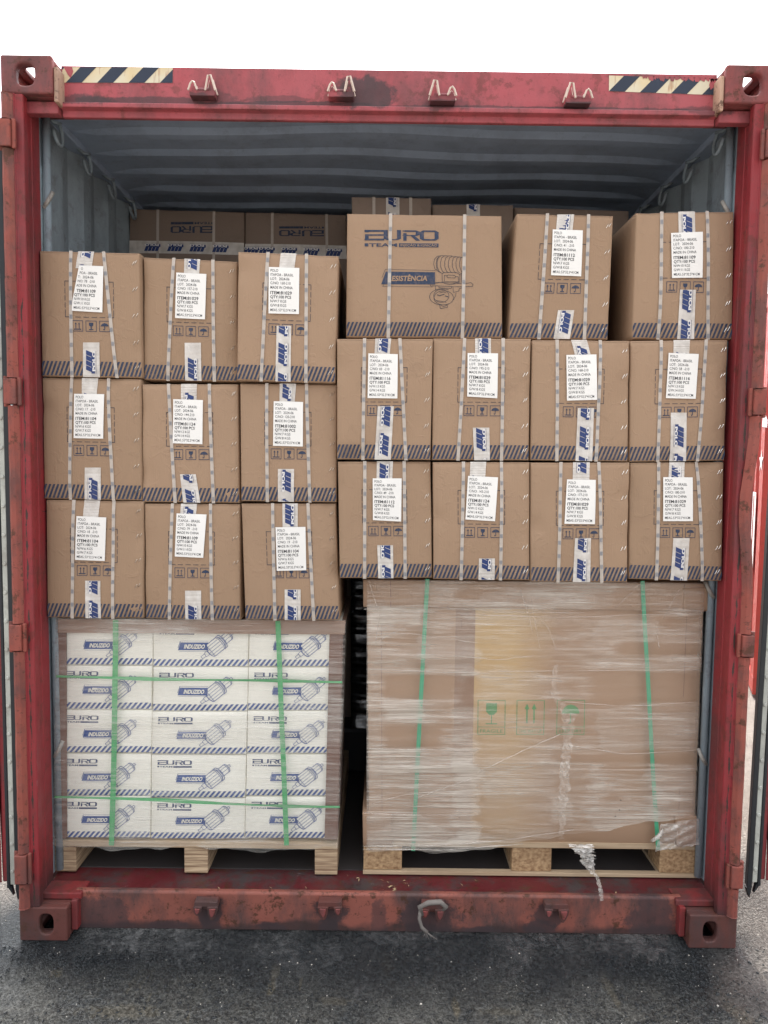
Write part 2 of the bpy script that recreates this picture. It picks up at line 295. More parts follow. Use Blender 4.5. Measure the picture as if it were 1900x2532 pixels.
# ------------------------------------------------------------------ mesh helpers
class MB:
    def __init__(s): s.v = []; s.f = []; s.m = []
    def add(s, vs, fs, m=0):
        o = len(s.v); s.v += [tuple(map(float, p)) for p in vs]
        for f in fs: s.f.append([i+o for i in f]); s.m.append(m)
    def box(s, x0, x1, y0, y1, z0, z1, m=0):
        s.hexa([(x0, y0, z0), (x1, y0, z0), (x1, y1, z0), (x0, y1, z0), (x0, y0, z1), (x1, y0, z1), (x1, y1, z1), (x0, y1, z1)], m)
    def hexa(s, p, m=0):
        s.add(p, [(0, 3, 2, 1), (4, 5, 6, 7), (0, 1, 5, 4), (1, 2, 6, 5), (2, 3, 7, 6), (3, 0, 4, 7)], m)
    def prism(s, poly, Y0, Y1, m=0):            # poly: (x, z) points, extruded along Y
        k = len(poly)
        s.add([(x, Y0, z) for x, z in poly]+[(x, Y1, z) for x, z in poly],
              [list(range(k)), list(range(2*k-1, k-1, -1))]+[(i, i+k, (i+1) % k+k, (i+1) % k) for i in range(k)], m)
    def sweep(s, prof, a, b, m=0):              # prof: list of (x, z)->along Y from a to b, open profile
        k = len(prof); s.add([(x, a, z) for x, z in prof]+[(x, b, z) for x, z in prof], [(i, i+1, i+1+k, i+k) for i in range(k-1)], m)
    def tube(s, pts, r, k=8, m=0):
        pts = [Vector(p) for p in pts]; rr = r if isinstance(r, (list, tuple)) else [r]*len(pts); rings = []
        for i, p in enumerate(pts):
            t = (pts[min(i+1, len(pts)-1)]-pts[max(i-1, 0)]).normalized()
            a = t.orthogonal().normalized() if i == 0 else (pa-t*pa.dot(t)).normalized()
            pa = a; b = t.cross(a); rings.append([p+(a*math.cos(j*2*math.pi/k)+b*math.sin(j*2*math.pi/k))*rr[i] for j in range(k)])
        vs = [q for rg in rings for q in rg]
        fs = [(i*k+j, i*k+(j+1) % k, (i+1)*k+(j+1) % k, (i+1)*k+j) for i in range(len(pts)-1) for j in range(k)]
        fs += [list(range(k))[::-1], [(len(pts)-1)*k+j for j in range(k)]]
        s.add(vs, fs, m)
    def build(s, name, mats, parent=None, bevel=0, smooth=False, seg=2):
        me = D.meshes.new(name); off = Vector((0, 0, 0))
        if parent is not None:
            off = parent.location if parent.parent is None else Vector(parent['_off'])
        me.from_pydata([tuple(Vector(p)-off) for p in s.v], [], s.f)
        for q in (mats if isinstance(mats, (list, tuple)) else [mats]): me.materials.append(q)
        me.polygons.foreach_set('material_index', s.m)
        if smooth: me.polygons.foreach_set('use_smooth', [True]*len(s.f))
        me.update()
        o = D.objects.new(name, me); COL.objects.link(o)
        if parent is not None: o.parent = parent; o['_off'] = tuple(off)
        if bevel:
            b = o.modifiers.new('bevel', 'BEVEL'); b.width = bevel; b.segments = seg; b.limit_method = 'ANGLE'; b.angle_limit = math.radians(35)
        return o
def tag(o, label=None, cat=None, group=None, kind=None):
    for k, q in (('label', label), ('category', cat), ('group', group), ('kind', kind)):
        if q: o[k] = q
    return o
def thing(name, loc, label, cat, group=None):
    o = D.objects.new(name, None); COL.objects.link(o); o.location = loc; o.empty_display_size = .1
    return tag(o, label, cat, group)

# ------------------------------------------------------------------ flat artwork (2-D polygons mapped onto a face later)
_tc = {}
def text2d(s, bold=0.):
    """glyph triangles of a string, cap height 1, plus its width"""
    key = (s, bold)
    if key in _tc: return _tc[key]
    cu = D.curves.new('t', 'FONT'); cu.body = s; cu.size = 1.; cu.resolution_u = 3; cu.offset = bold
    o = D.objects.new('t', cu); COL.objects.link(o)
    dg = bpy.context.evaluated_depsgraph_get(); me = D.meshes.new_from_object(o.evaluated_get(dg))
    vs = [(v.co.x, v.co.y) for v in me.vertices]; fs = [tuple(p.vertices) for p in me.polygons]
    D.objects.remove(o); D.curves.remove(cu); D.meshes.remove(me)
    if not vs: return ([], [], 1)
    x0 = min(v[0] for v in vs); x1 = max(v[0] for v in vs)
    _tc[key] = ([((x-x0)/(x1-x0), y/.69) for x, y in vs], fs, (x1-x0)/.69)
    return _tc[key]
class Art:
    def __init__(s): s.v = []; s.f = []; s.m = []
    def poly(s, pts, m=0): o = len(s.v); s.v += [tuple(p) for p in pts]; s.f.append(list(range(o, o+len(pts)))); s.m.append(m)
    def rect(s, x0, y0, x1, y1, m=0): s.poly([(x0, y0), (x1, y0), (x1, y1), (x0, y1)], m)
    def line(s, pts, w, m=0, closed=False):
        if closed: pts = list(pts)+[pts[0]]
        for a, b in zip(pts[:-1], pts[1:]):
            dx, dy = b[0]-a[0], b[1]-a[1]; L = math.hypot(dx, dy)
            if L < 1e-9: continue
            ex, ey = dx/L*w*.3, dy/L*w*.3; nx, ny = -dy/L*w/2, dx/L*w/2
            s.poly([(a[0]-ex+nx, a[1]-ey+ny), (b[0]+ex+nx, b[1]+ey+ny), (b[0]+ex-nx, b[1]+ey-ny), (a[0]-ex-nx, a[1]-ey-ny)], m)
    def text(s, st, x, y, w, h, m=0, bold=0., shear=0.):      # left x, baseline y (y runs down), width, cap height
        vs, fs, _ = text2d(st, bold); o = len(s.v)
        s.v += [(x+p[0]*w+shear*p[1]*h, y-p[1]*h) for p in vs]
        for f in fs: s.f.append([i+o for i in f]); s.m.append(m)
    def put(s, a, fn, mo=0):
        o = len(s.v); s.v += [fn(*p) for p in a.v]
        for f, m in zip(a.f, a.m): s.f.append([i+o for i in f]); s.m.append(m+mo)
def clipx(pts, lo, hi):
    for sg, lim in ((1, lo), (-1, -hi)):
        o = []
        for i in range(len(pts)):
            a, b = pts[i-1], pts[i]; ia, ib = sg*a[0] >= lim, sg*b[0] >= lim
            if ia != ib: t = (sg*lim-a[0])/(b[0]-a[0]); o.append((sg*lim, a[1]+t*(b[1]-a[1])))
            if ib: o.append(b)
        pts = o
        if not pts: return []
    return pts
def ell(cx, cy, rx, ry, a0=0, a1=360, n=20, rot=0):
    c, s_ = math.cos(rot), math.sin(rot); o = []
    for i in range(n+1):
        t = math.radians(a0+(a1-a0)*i/n); x, y = rx*math.cos(t), ry*math.sin(t); o.append((cx+x*c-y*s_, cy+x*s_+y*c))
    return o
def stripes(a, x0, x1, y0, y1, pitch, lean, m=0):
    k = -1-int(lean/pitch)
    while x0+k*pitch < x1:
        b = x0+k*pitch; p = clipx([(b+lean, y0), (b+lean+pitch*.52, y0), (b+pitch*.52, y1), (b, y1)], x0, x1)
        if len(p) > 2: a.poly(p, m)
        k += 1
def euro(a, m=0, sub=True):
    """wide rounded word over a strap line, in a box 0..1 x 0..1 (y down)"""
    w = .075
    for y in (.06, .30, .56): a.line([(.03, y), (.235, y)], .105 if y != .30 else .085, m)
    a.line([(.03, .03), (.03, .13)], .05, m); a.line([(.03, .27), (.03, .60)], .05, m)
    a.line([(.285, .02), (.285, .50), (.32, .56), (.43, .56), (.465, .50), (.465, .02)], w*.72, m)
    a.line([(.53, .06), (.69, .06), (.72, .10), (.72, .26), (.69, .31), (.53, .31)], w*.75, m)
    a.line([(.545, .20), (.545, .61)], w*.6, m); a.line([(.65, .33), (.72, .60)], w*.75, m)
    a.line([(.80, .06), (.95, .06), (.975, .13), (.975, .49), (.95, .56), (.80, .56), (.775, .49), (.775, .13)], w*.72, m, True)
    for y in (.06, .56): a.rect(.79, y-.045, .96, y+.045, m); a.rect(.54, y-.045, .70, y+.045, m) if y < .3 else None
    a.rect(0, .78, .05, .96, m); a.text('TEAM', .06, .97, .38, .19, m, .02); a.rect(.465, .77, 1, .99, m)
    if sub: a.text('INJEÇÃO & IGNIÇÃO', .485, .95, .495, .13, m+1, .01)
def icons(a, cx, cy, w, h, m=0):
    """three handling marks in frames: arrows, goblet, umbrella"""
    for k, c in enumerate(cx):
        X = lambda t: c+(t-.5)*w
        Y = lambda t: cy+(t-.5)*h
        a.line([(X(0), Y(0)), (X(1), Y(0)), (X(1), Y(1)), (X(0), Y(1))], w*.045, m, True)
        if k == 0:
            for t in (.34, .66):
                a.line([(X(t), Y(.75)), (X(t), Y(.3))], w*.06, m); a.poly([(X(t-.1), Y(.34)), (X(t), Y(.17)), (X(t+.1), Y(.34))], m)
            a.line([(X(.18), Y(.82)), (X(.82), Y(.82))], w*.07, m)
        elif k == 1:
            a.poly([(X(.29), Y(.17)), (X(.71), Y(.17)), (X(.70), Y(.42)), (X(.6), Y(.53)), (X(.4), Y(.53)), (X(.3), Y(.42))], m)
            a.line([(X(.5), Y(.5)), (X(.5), Y(.8))], w*.1, m); a.line([(X(.32), Y(.83)), (X(.68), Y(.83))], w*.07, m)
        else:
            a.poly([(X(.5)+w*.38*math.cos(t*math.pi/10), Y(.5)-h*.3*math.sin(t*math.pi/10)) for t in range(11)], m)
            a.line([(X(.5), Y(.2)), (X(.5), Y(.78)), (X(.43), Y(.85)), (X(.37), Y(.78))], w*.06, m)
def tapelogo(a, cx, cy, L, Wd, dirn, m):
    """block of slanted bars with the word across its lower part; dirn +1 reads up, -1 reads down; L along the tape"""
    def mp(s, t):                               # s along the word 0..1, t down 0..1
        if dirn > 0: return (cx-Wd/2+t*Wd, cy+L/2-s*L)
        return (cx+Wd/2-t*Wd, cy-L/2+s*L)
    b = Art(); lean = .16
    for k in range(4):
        s0 = k*.215; b.poly([(s0+lean, 0), (s0+lean+.19, 0), (s0+.19, .86), (s0, .86)], 0)
    b.rect(.0, .52, .86, .86, 0)
    b.text('POLO', .10, .90, .86, .27, 1, .045)
    b.line([(.0, .97), (.95, .97)], .025, 0)
    a.put(b, mp, m)

# ------------------------------------------------------------------ curved face of a carton
class Face:
    def __init__(s, q, Y, seed=0, amp=.004, warp=0.):
        s.c = [at(x, y, Y) for x, y in q]; s.Y = Y; r = random.Random(seed)
        s.ph = [(r.uniform(1, 3.2), r.uniform(1, 3.2), r.uniform(0, 6.3), r.uniform(.3, 1)) for _ in range(4)]
        s.amp = amp; s.warp = warp
        s.dents = []
        for _ in range(5 if amp > .003 else 0):
            k = r.random(); pu, pv = (r.choice((.02, .98)), r.random()) if k < .45 else (r.random(), r.choice((.01, .99)))
            s.dents.append((pu, pv, r.uniform(.05, .12), r.uniform(.05, .13), r.uniform(.002, .007)))
        s.w = np.linalg.norm(s.c[1]-s.c[0]); s.h = np.linalg.norm(s.c[3]-s.c[0])
    def __call__(s, u, v, off=0.):
        p = (s.c[0]*(1-u)+s.c[1]*u)*(1-v)+(s.c[3]*(1-u)+s.c[2]*u)*v
        uu, vv = min(max(u, 0), 1), min(max(v, 0), 1)
        e = math.sin(math.pi*uu)**.6*math.sin(math.pi*vv)**.6 if 0 < uu < 1 and 0 < vv < 1 else 0
        d = sum(k*math.sin(a*u*2.4+b*v*2.4+c) for a, b, c, k in s.ph)*s.amp*.35*e+s.amp*e
        d -= sum(k*math.exp(-((u-a)/b)**2-((v-c)/e2)**2) for a, c, b, e2, k in s.dents)
        return (p[0], p[1]-d-off+s.warp*(u-.5), p[2])
    def inv(s, x, y):
        """u, v of a photo position on the face"""
        p = at(x, y, s.Y); u = v = .5
        for _ in range(12):
            q = (s.c[0]*(1-u)+s.c[1]*u)*(1-v)+(s.c[3]*(1-u)+s.c[2]*u)*v
            du = (s.c[1]-s.c[0])*(1-v)+(s.c[2]-s.c[3])*v; dv = (s.c[3]-s.c[0])*(1-u)+(s.c[2]-s.c[1])*u
            A = np.array([[du[0], dv[0]], [du[2], dv[2]]]); e = np.array([p[0]-q[0], p[2]-q[2]])
            d = np.linalg.solve(A, e); u += d[0]; v += d[1]
        return u, v
    def art(s, mb, a, off, m=0):
        """lay 2-D artwork on the face"""
        mb.add([s(u, v, off) for u, v in a.v], [], 0); o = len(mb.v)-len(a.v)
        for f, k in zip(a.f, a.m):
            mb.f.append([i+o for i in f]); mb.m.append(k+m)
    def band(s, mb, l, r_, off, m=0, n=24, wob=0.):
        """strip between two photo-space (u,v) edges given as lists of (u,v) at its two ends"""
        (l0, l1), (r0, r1) = l, r_; vs = []
        for i in range(n+1):
            t = i/n
            for a, b in ((l0, l1), (r0, r1)):
                u = a[0]+(b[0]-a[0])*t; v = a[1]+(b[1]-a[1])*t
                k = wob*math.sin(t*19+l0[0]*50)
                vs.append(s(u, v, off+abs(k)))
        mb.add(vs, [(2*i, 2*i+1, 2*i+3, 2*i+2) for i in range(n)], m)
def body(mb, F, depth, nu=22, nv=26, m=0, rnd=.005):
    iu, iv = rnd*.8/F.w, rnd*.8/F.h
    us = [0+iu+(1-2*iu)*i/nu for i in range(nu+1)]; vs_ = [iv+(1-2*iv)*j/nv for j in range(nv+1)]
    o = len(mb.v); W = nu+1
    mb.add([F(u, v) for v in vs_ for u in us], [(j*W+i, (j+1)*W+i, (j+1)*W+i+1, j*W+i+1) for j in range(nv) for i in range(nu)], m)
    per = [(u, 0) for u in range(nu)]+[(nu, j) for j in range(nv)]+[(nu-i, nv) for i in range(nu)]+[(0, nv-j) for j in range(nv)]
    k = len(per); base = [o+j*W+i for i, j in per]; rings = [base]
    for dy, sc in ((rnd*.35, .45), (rnd*1.1, 0), (depth, 0)):
        ids = []
        for i, j in per:
            u = i/nu; v = j/nv; u = iu*sc+u*(1-2*iu*sc); v = iv*sc+v*(1-2*iv*sc)
            p = F(u, v); mb.v.append((float(p[0]), float(p[1])+dy, float(p[2]))); ids.append(len(mb.v)-1)
        rings.append(ids)
    for a, b in zip(rings[:-1], rings[1:]):
        for i in range(k): mb.f.append([a[i], a[(i+1) % k], b[(i+1) % k], b[i]]); mb.m.append(m)
    mb.f.append(rings[-1]); mb.m.append(m)

# zoom frames used when the photograph was measured
Z3 = lambda x, y: (60+x/2.075, 580+y/2.075)
Z5 = lambda x, y: (60+x/2.075, 1080+y/2.075)
Z4 = lambda x, y: (820+x/1.5962, 480+y/1.5962)
Z6 = lambda x, y: (820+x/1.5962, 1100+y/1.5962)
Z7 = lambda x, y: (x/1.8444, 1500+y/1.8444)
Z8 = lambda x, y: (850+x/1.581, 1400+y/1.581)
Z1 = lambda x, y: (x/1.747, 100+y/1.747)
Z2 = lambda x, y: (950+x/1.747, 100+y/1.747)

LINES = [(.075, .25, .052), (.165, .75, .052), (.255, .62, .052), (.345, .66, .052), (.44, .73, .052),
         (.555, .70, .060), (.645, .68, .054), (.735, .52, .052), (.825, .52, .052), (.925, .84, .050)]
def label_art(cno, item, nw, gw, cut=False):
    a = Art(); a.v = []
    L = ['POLO', 'ITAPOA - BRASIL', 'LOT:  2024-06', 'C/NO: %s' % cno, 'MADE IN CHINA', 'ITEM:%d' % item, 'QTY:100 PCS', 'N/W:%d KGS' % nw, 'G/W:%d KGS' % gw, 'MEAS.:53*32.5*41CM']
    if cut: L[0] = 'O'; L[1] = 'POA - BRASIL'; L[2] = 'T:  2024-06'; L[3] = 'NO: %s' % cno; L[4] = 'ADE IN CHINA'; L[5] = 'TEM:%d' % item
    full = {0: 4, 1: 15, 2: 13, 3: 6+len(cno), 4: 13, 5: 10}
    for i, (s, (y, w, h)) in enumerate(zip(L, LINES)):
        x = .06
        if cut and i in full: c = w*(1-len(s)/full[i]); x += c; w -= c
        a.text(s, x, y+h*.5, w, h*1.1, 1, .018 if i in (5, 6) else .002)
    return a

def staples(F, root, us=.935, vlist=(.085, .295, .505, .72, .925)):
    for v in vlist:
        for k in (0, 1):
            mb = MB(); u0 = us+R.uniform(-.006, .006)+k*.03; dv = .016
            p = [F(u0+t*.022-.011, v+dv-t*2*dv-k*.008, .0012+.0012*math.sin(math.pi*t)) for t in (0, .25, .5, .75, 1)]
            mb.tube(p, .0009, 5); mb.build('staple', M['steel'], root)

def carton(q, Y, straps, lab=None, info=None, top=None, bot=None, label='', depth=.53, seed=0, group='shipping cartons at the doorway', phase=(0, 0), dirs=(1, 1), cut=False, marks=True, warp=0.):
    F = Face(q, Y, seed, .004+.004*random.Random(seed).random(), warp)
    c = (F.c[2]+F.c[3])/2; root = thing('carton', (c[0], Y, c[2]), label, 'carton', group)
    mb = MB(); body(mb, F, depth); a = Art()
    if marks:
        stripes(a, .004, .996, .875, .99, .0415, .055, 1)
        x0, x1, y0, y1 = .255, .735, .238, .522
        n = 6
        for t in range(n):
            s0 = x0+(x1-x0)*t/n; a.line([(s0, y0), (s0+.052, y0)], .0045, 2); a.line([(s0+.02, y1), (s0+.072, y1)], .0045, 2)
        for t in range(5):
            s0 = y0+(y1-y0)*t/5; a.line([(x0, s0), (x0, s0+.04)], .005, 2); a.line([(x1, s0), (x1, s0+.04)], .005, 2)
        for px_, py_, sx, sy in ((x0, y0, 1, 1), (x1, y0, -1, 1), (x0, y1, 1, -1), (x1, y1, -1, -1)):
            a.line([(px_+sx*.05, py_), (px_, py_), (px_, py_+sy*.03)], .005, 2)
        icons(a, (.372, .507, .642), .592, .103, .103*F.w/F.h, 1)
    rr = random.Random(seed+50)
    a.line([(.02+.96*t/9, .012+rr.uniform(-.0015, .0015)) for t in range(10)], .0022, 3)
    F.art(mb, a, .0013)
    mb.build('board_body', [M['kraft'], M['ink'], M['inkdark'], M['crease']], root, smooth=True)
    for x_t, x_b in straps:
        ut, _ = F.inv(*x_t); ub, _ = F.inv(*x_b); hw = .0056/F.w
        m = MB(); F.band(m, ((ut-hw, -.004), (ub-hw, 1.004)), ((ut+hw, -.004), (ub+hw, 1.004)), .0028, 0, 26, .0006)
        aa = Art(); ph = R.random()*.08
        for k in range(9):
            v = .03+ph+k*.112
            if v > .96: break
            uc = ut+(ub-ut)*v
            for j in range(4): aa.rect(uc-hw*.75+j*hw*.42, v, uc-hw*.75+j*hw*.42+hw*.24, v+.034, 1)
        F.art(m, aa, .0042)
        m.build('strap', [M['strap'], M['strapink']], root)
    for kind, tp in ((0, top), (1, bot)):
        if not tp: continue
        (a0, a1), (b0, b1) = tp                 # top-left, top-right ; bottom-left, bottom-right in the photo
        A0, A1, B0, B1 = [F.inv(*p) for p in (a0, a1, b0, b1)]
        if kind == 0: A0 = (A0[0], -.002); A1 = (A1[0], -.002)
        else: B0 = (B0[0], 1.0); B1 = (B1[0], 1.0)
        m = MB(); F.band(m, (A0, B0), (A1, B1), .0016+.0006*kind, 0, 16, .0008)
        aa = Art(); h = (B0[1]-A0[1])*F.h; per = .098; L = .078; t = -per*phase[kind]
        while t < h:
            b = Art(); tapelogo(b, 0, 0, L, .034, dirs[kind], 1); wdt = (A1[0]-A0[0])*F.w
            s0, s1 = t, t+L
            # keep only pieces that lie on the tape
            for f, k in zip(b.f, b.m):
                pts = [(b.v[i][1]+t+L/2, b.v[i][0]) for i in f]
                pts = clipx(pts, 0.001, h-.001)
                if len(pts) > 2:
                    P = []
                    for yy, xx in pts:
                        tt = yy/h; u = (A0[0]+A1[0])/2*(1-tt)+(B0[0]+B1[0])/2*tt+xx/F.w; P.append((u, A0[1]*(1-tt)+B0[1]*tt))
                    aa.poly(P, k)
            t += per
        nb = [i for i, k in enumerate(aa.m) if k == 1]; bb = Art(); cc = Art()
        for f, k in zip(aa.f, aa.m): (bb if k == 1 else cc).poly([aa.v[i] for i in f], k)
        F.art(m, bb, .0030+.0006*kind); F.art(m, cc, .0036+.0006*kind)
        m.build('packing_tape', [M['tape'], M['tapeblue'], M['tapewhite']], root)
    if lab:
        Q = [F.inv(*p) for p in lab]
        def mp(s, t):
            u = (Q[0][0]*(1-s)+Q[1][0]*s)*(1-t)+(Q[3][0]*(1-s)+Q[2][0]*s)*t
            v = (Q[0][1]*(1-s)+Q[1][1]*s)*(1-t)+(Q[3][1]*(1-s)+Q[2][1]*s)*t
            return (u, v)
        m = MB(); aa = Art(); n = 5
        c0 = .17 if cut else .012
        xs = [0]+[i/n for i in range(1, n)]+[1]
        for j in range(8):
            for i in range(n):
                P = [(i/n, j/8), ((i+1)/n, j/8), ((i+1)/n, (j+1)/8), (i/n, (j+1)/8)]
                if cut:
                    P = [(max(x_, c0*(1-y_/.8)) if y_ < .8 else x_, y_) for x_, y_ in P]
                aa.poly(P, 0)
        z = Art(); z.put(aa, mp); F.art(m, z, .0048)
        z = Art(); z.put(label_art(*info, cut=cut), mp); F.art(m, z, .0053)
        m.build('shipping_label', [M['label'], M['text']], root)
    if marks: staples(F, root)
    return root, F

# ================================================================== the setting
g = MB(); g.add([(-300, -300, 0), (300, -300, 0), (300, 300, 0), (-300, 300, 0)], [(0, 1, 2, 3)])
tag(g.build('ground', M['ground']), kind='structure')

# ------------------------------------------------------------------ the container
CT = thing('shipping_container', (0, 0, 0), 'weathered red shipping container with both doors open, stacked full of cartons', 'container')
HW = 1.219; LEN = 6.06; ZT = 2.896
YH = .058                                        # face of header and sill, set back from the castings
def P(fn, x, y, Y): p = at(*fn(x, y), Y); return p
# header: one stepped profile swept across, as a prism along X
def xprism(mb, prof, x0, x1, m=0, x0b=None, x1b=None):   # prof: (Y, z)
    k = len(prof); mb.add([(x0, y, z) for y, z in prof]+[(x1, y, z) for y, z in prof],
        [list(range(k)), list(range(2*k-1, k-1, -1))]+[(i, i+k, (i+1) % k+k, (i+1) % k) for i in range(k)], m)
zt = (at(150, 160, YH)[2]+at(1790, 186, YH)[2])/2
zb = 2.768
zo = 2.772
print('header z', zt, zb, zo)
mb = MB(); xprism(mb, [(YH, zt), (YH, zb+.012), (YH-.016, zb+.006), (YH-.016, zb-.008), (YH+.003, zb-.011), (YH+.007, zb-.013), (YH+.007, 2.741), (YH+.010, 2.738), (YH+.024, 2.738), (YH+.024, 2.80), (.16, 2.80), (.16, zt)], -HW+.165, HW-.165)
hd = mb.build('header', M['redhead'], CT, .003)
# gutter lip over the opening inside the posts
ztf = at(300, 2203, YH)[2]; zbt = at(500, 2298, YH)[2]; FLZ = .146
print('sill', ztf, zbt)
mb = MB(); xprism(mb, [(YH, zbt), (YH, ztf-.006), (YH+.006, ztf), (YH+.022, ztf), (YH+.022, ztf-.010), (.20, FLZ-.004), (.20, zbt)], -HW+.165, HW-.165)
mb.build('sill', M['redsill'], CT, .003)
mb = MB(); xprism(mb, [(YH+.023, ztf-.009), (.20, FLZ-.003), (.20, FLZ-.02), (YH+.023, ztf-.03)], -1.165, 1.165)
mb.build('threshold', M['redfloor'], CT)
# corner posts
for sg, m1, m2 in ((-1, 0, 0), (1, 0, 0)):
    mb = MB()
    xi = {-1: -1.1475, 1: 1.1475}[sg]
    prof = [(1.203, .0), (1.176, -.004), (1.174, .002), (1.1525, .002), (1.1500, .006), (1.1500, .029), (1.153, .032), (1.160, .034), (1.160, .070), (1.157, .073), (1.160, .076), (1.161, .13), (1.185, .14), (1.203, .12)]
    pts = [(sg*x, y) for x, y in prof]
    k = len(pts); z0, z1 = .118, ZT-.118
    mb.add([(x, y, z0) for x, y in pts]+[(x, y, z1) for x, y in pts], [list(range(k)), list(range(2*k-1, k-1, -1))]+[(i, i+k, (i+1) % k+k, (i+1) % k) for i in range(k)])
    post = mb.build('corner_post', M['red'], CT, .002)
# corner castings
def plate(mb, o, ex, ey, n, w, h, t, hr, ang=0, off=(0, 0), oval=1.):
    """flat plate w x h, thickness t along n, rounded hole hr=(rx,ry)"""
    o, ex, ey, n = map(Vector, (o, ex, ey, n)); K = 24; inner = []; outer = []
    for i in range(K):
        a = 2*math.pi*i/K; c, s = math.cos(a), math.sin(a); sc = 1/max(abs(c)/(w/2), abs(s)/(h/2))
        outer.append(o+ex*(c*sc)+ey*(s*sc))
        q = 2.8; rx, ry = hr
        inner.append(o+ex*(off[0]+rx*math.copysign(abs(c)**(2/q), c))+ey*(off[1]+ry*math.copysign(abs(s)**(2/q), s)))
    for j, (a, b) in enumerate(((1, 1), (-1, -1), (-1, 1), (1, -1))): pass
    # snap the nearest outer points to the real corners
    for cx_, cy_ in ((1, 1), (-1, 1), (-1, -1), (1, -1)):
        cn_ = o+ex*(cx_*w/2)+ey*(cy_*h/2); i = min(range(K), key=lambda i: (outer[i]-cn_).length); outer[i] = cn_
    vs = outer+inner+[p+n*t for p in outer]+[p+n*t for p in inner]; f = []
    for i in range(K):
        j = (i+1) % K; f += [(i, j, K+j, K+i), (2*K+i, 3*K+i, 3*K+j, 2*K+j), (i, 2*K+i, 2*K+j, j), (K+i, K+j, 3*K+j, 3*K+i)]
    mb.add(vs, f)
for sx in (-1, 1):
    for sz in (0, 1):
        x0, x1 = (HW-.162), HW; cx_ = sx*(x0+x1)/2; z0 = 0 if sz == 0 else ZT-.118; cz = z0+.059
        mb = MB(); T = .026
        hole = (.024, .036) if sz == 0 else (.030, .034)
        plate(mb, (cx_, 0, cz), (1, 0, 0), (0, 0, 1), (0, 1, 0), .162, .118, T, hole, off=(sx*-.01 if sz == 0 else sx*.004, .0))
        plate(mb, (sx*HW, .089, cz), (0, 1, 0), (0, 0, 1), (-sx, 0, 0), .178-2*T-.001, .117, T*.8, (.038, .030))
        mb.box(cx_-.080, cx_+.080, T+.001, .177, z0+(.001 if sz else .0), z0+.02) if sz else plate(mb, (cx_, .09, z0), (1, 0, 0), (0, 1, 0), (0, 0, 1), .158, .12, .02, (.032, .05))
        if sz: plate(mb, (cx_, .102, ZT-.0005), (1, 0, 0), (0, 1, 0), (0, 0, -1), .158, .148, .02, (.034, .058))
        else: mb.box(cx_-.080, cx_+.080, T+.001, .177, .095, .1165)
        xi = sx*(x0+.001); mb.box(min(xi, xi+sx*.016), max(xi, xi+sx*.016), T+.001, .177, z0+.021, z0+.096)
        mb.box(cx_-.079, cx_+.079, .160, .178, z0+.021, z0+.095)
        pass
        mb.build('corner_casting', M['cast'] if sz else M['castdark'], CT, .006 if sz == 0 else .007, seg=3)
        if sz == 1:
            m = MB(); a, b = sorted((sx*1.0575, sx*1.1755)); m.box(a, b, .043, .075, 2.7385, ZT-.1195); m.build('corner_plate', M['redhead'], CT, .004)
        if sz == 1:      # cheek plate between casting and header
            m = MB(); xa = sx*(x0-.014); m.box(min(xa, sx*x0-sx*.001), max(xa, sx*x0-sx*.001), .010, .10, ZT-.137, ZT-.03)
        else:            # gusset between casting and sill
            m = MB(); a, b = sx*(x0-.022), sx*(x0-.001); m.box(min(a, b), max(a, b), .030, .10, .02, .125)
            m2 = MB(); a, b = sx*(x0-.03), sx*(HW-.012); m2.box(min(a, b), max(a, b), .045, .12, .119, .1425); m2.build('corner_gusset', M['post'], CT, .004)
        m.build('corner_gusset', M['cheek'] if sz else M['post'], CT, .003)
# hinge bars and lugs (left and right), heights read off the photograph
def hz_(y): return at(60, y, -.01)[2]
lugs = {-1: [(298, 365), (937, 1000), (1544, 1608), (2112, 2182)], 1: [(322, 392), (963, 1026), (1570, 1622), (2139, 2193)]}
for sg in (-1, 1):
    L = [tuple(at(60 if sg < 0 else 1840, y, -.01)[2] for y in l) for l in lugs[sg]]
    segs = [(ZT-.122, L[0][0]+.004)]+[(L[i][1]-.004, L[i+1][0]+.004) for i in range(3)]+[(L[3][1]-.004, .121)]
    for i, (a, b) in enumerate(segs):
        mb = MB(); n = max(2, int((a-b)/.05)); pr = [(1.2125, .055), (1.2165, .012), (1.212, -.012), (1.203, -.020), (1.190, -.018), (1.178, -.006), (1.178, -.0045)]
        vs = []; rr = random.Random(i+sg*9); k = len(pr)
        for j in range(n+1):
            t = j/n; bend = 0
            if sg > 0 and i == 2: bend = -.022*math.exp(-((t-.42)/.22)**2)
            for x, y in pr: vs.append((sg*(x+bend)+rr.uniform(-.0008, .0008), y, a+(b-a)*t))
        f = [(j*k+i_, j*k+(i_+1) % k, (j+1)*k+(i_+1) % k, (j+1)*k+i_) for j in range(n) for i_ in range(k)]+[list(range(k)), [n*k+q for q in range(k)][::-1]]
        mb.add(vs, f); mb.build('hinge_guard', M['hinge'], CT, .002)
    for a, b in L:
        mb = MB(); x0, x1 = 1.19, 1.258; xa, xb = sorted((sg*1.180, sg*1.220)); mb.box(xa, xb, -.024, .05, b, a)
        mb.tube([(sg*1.221, .0, b-.008), (sg*1.221, .0, a+.010)], .009, 12)
        xa, xb = sorted((sg*1.168, sg*1.1795)); mb.box(xa, xb, -.016, -.0045, b-.004, a+.004)
        mb.build('hinge_lug', M['hinge'], CT, .003)
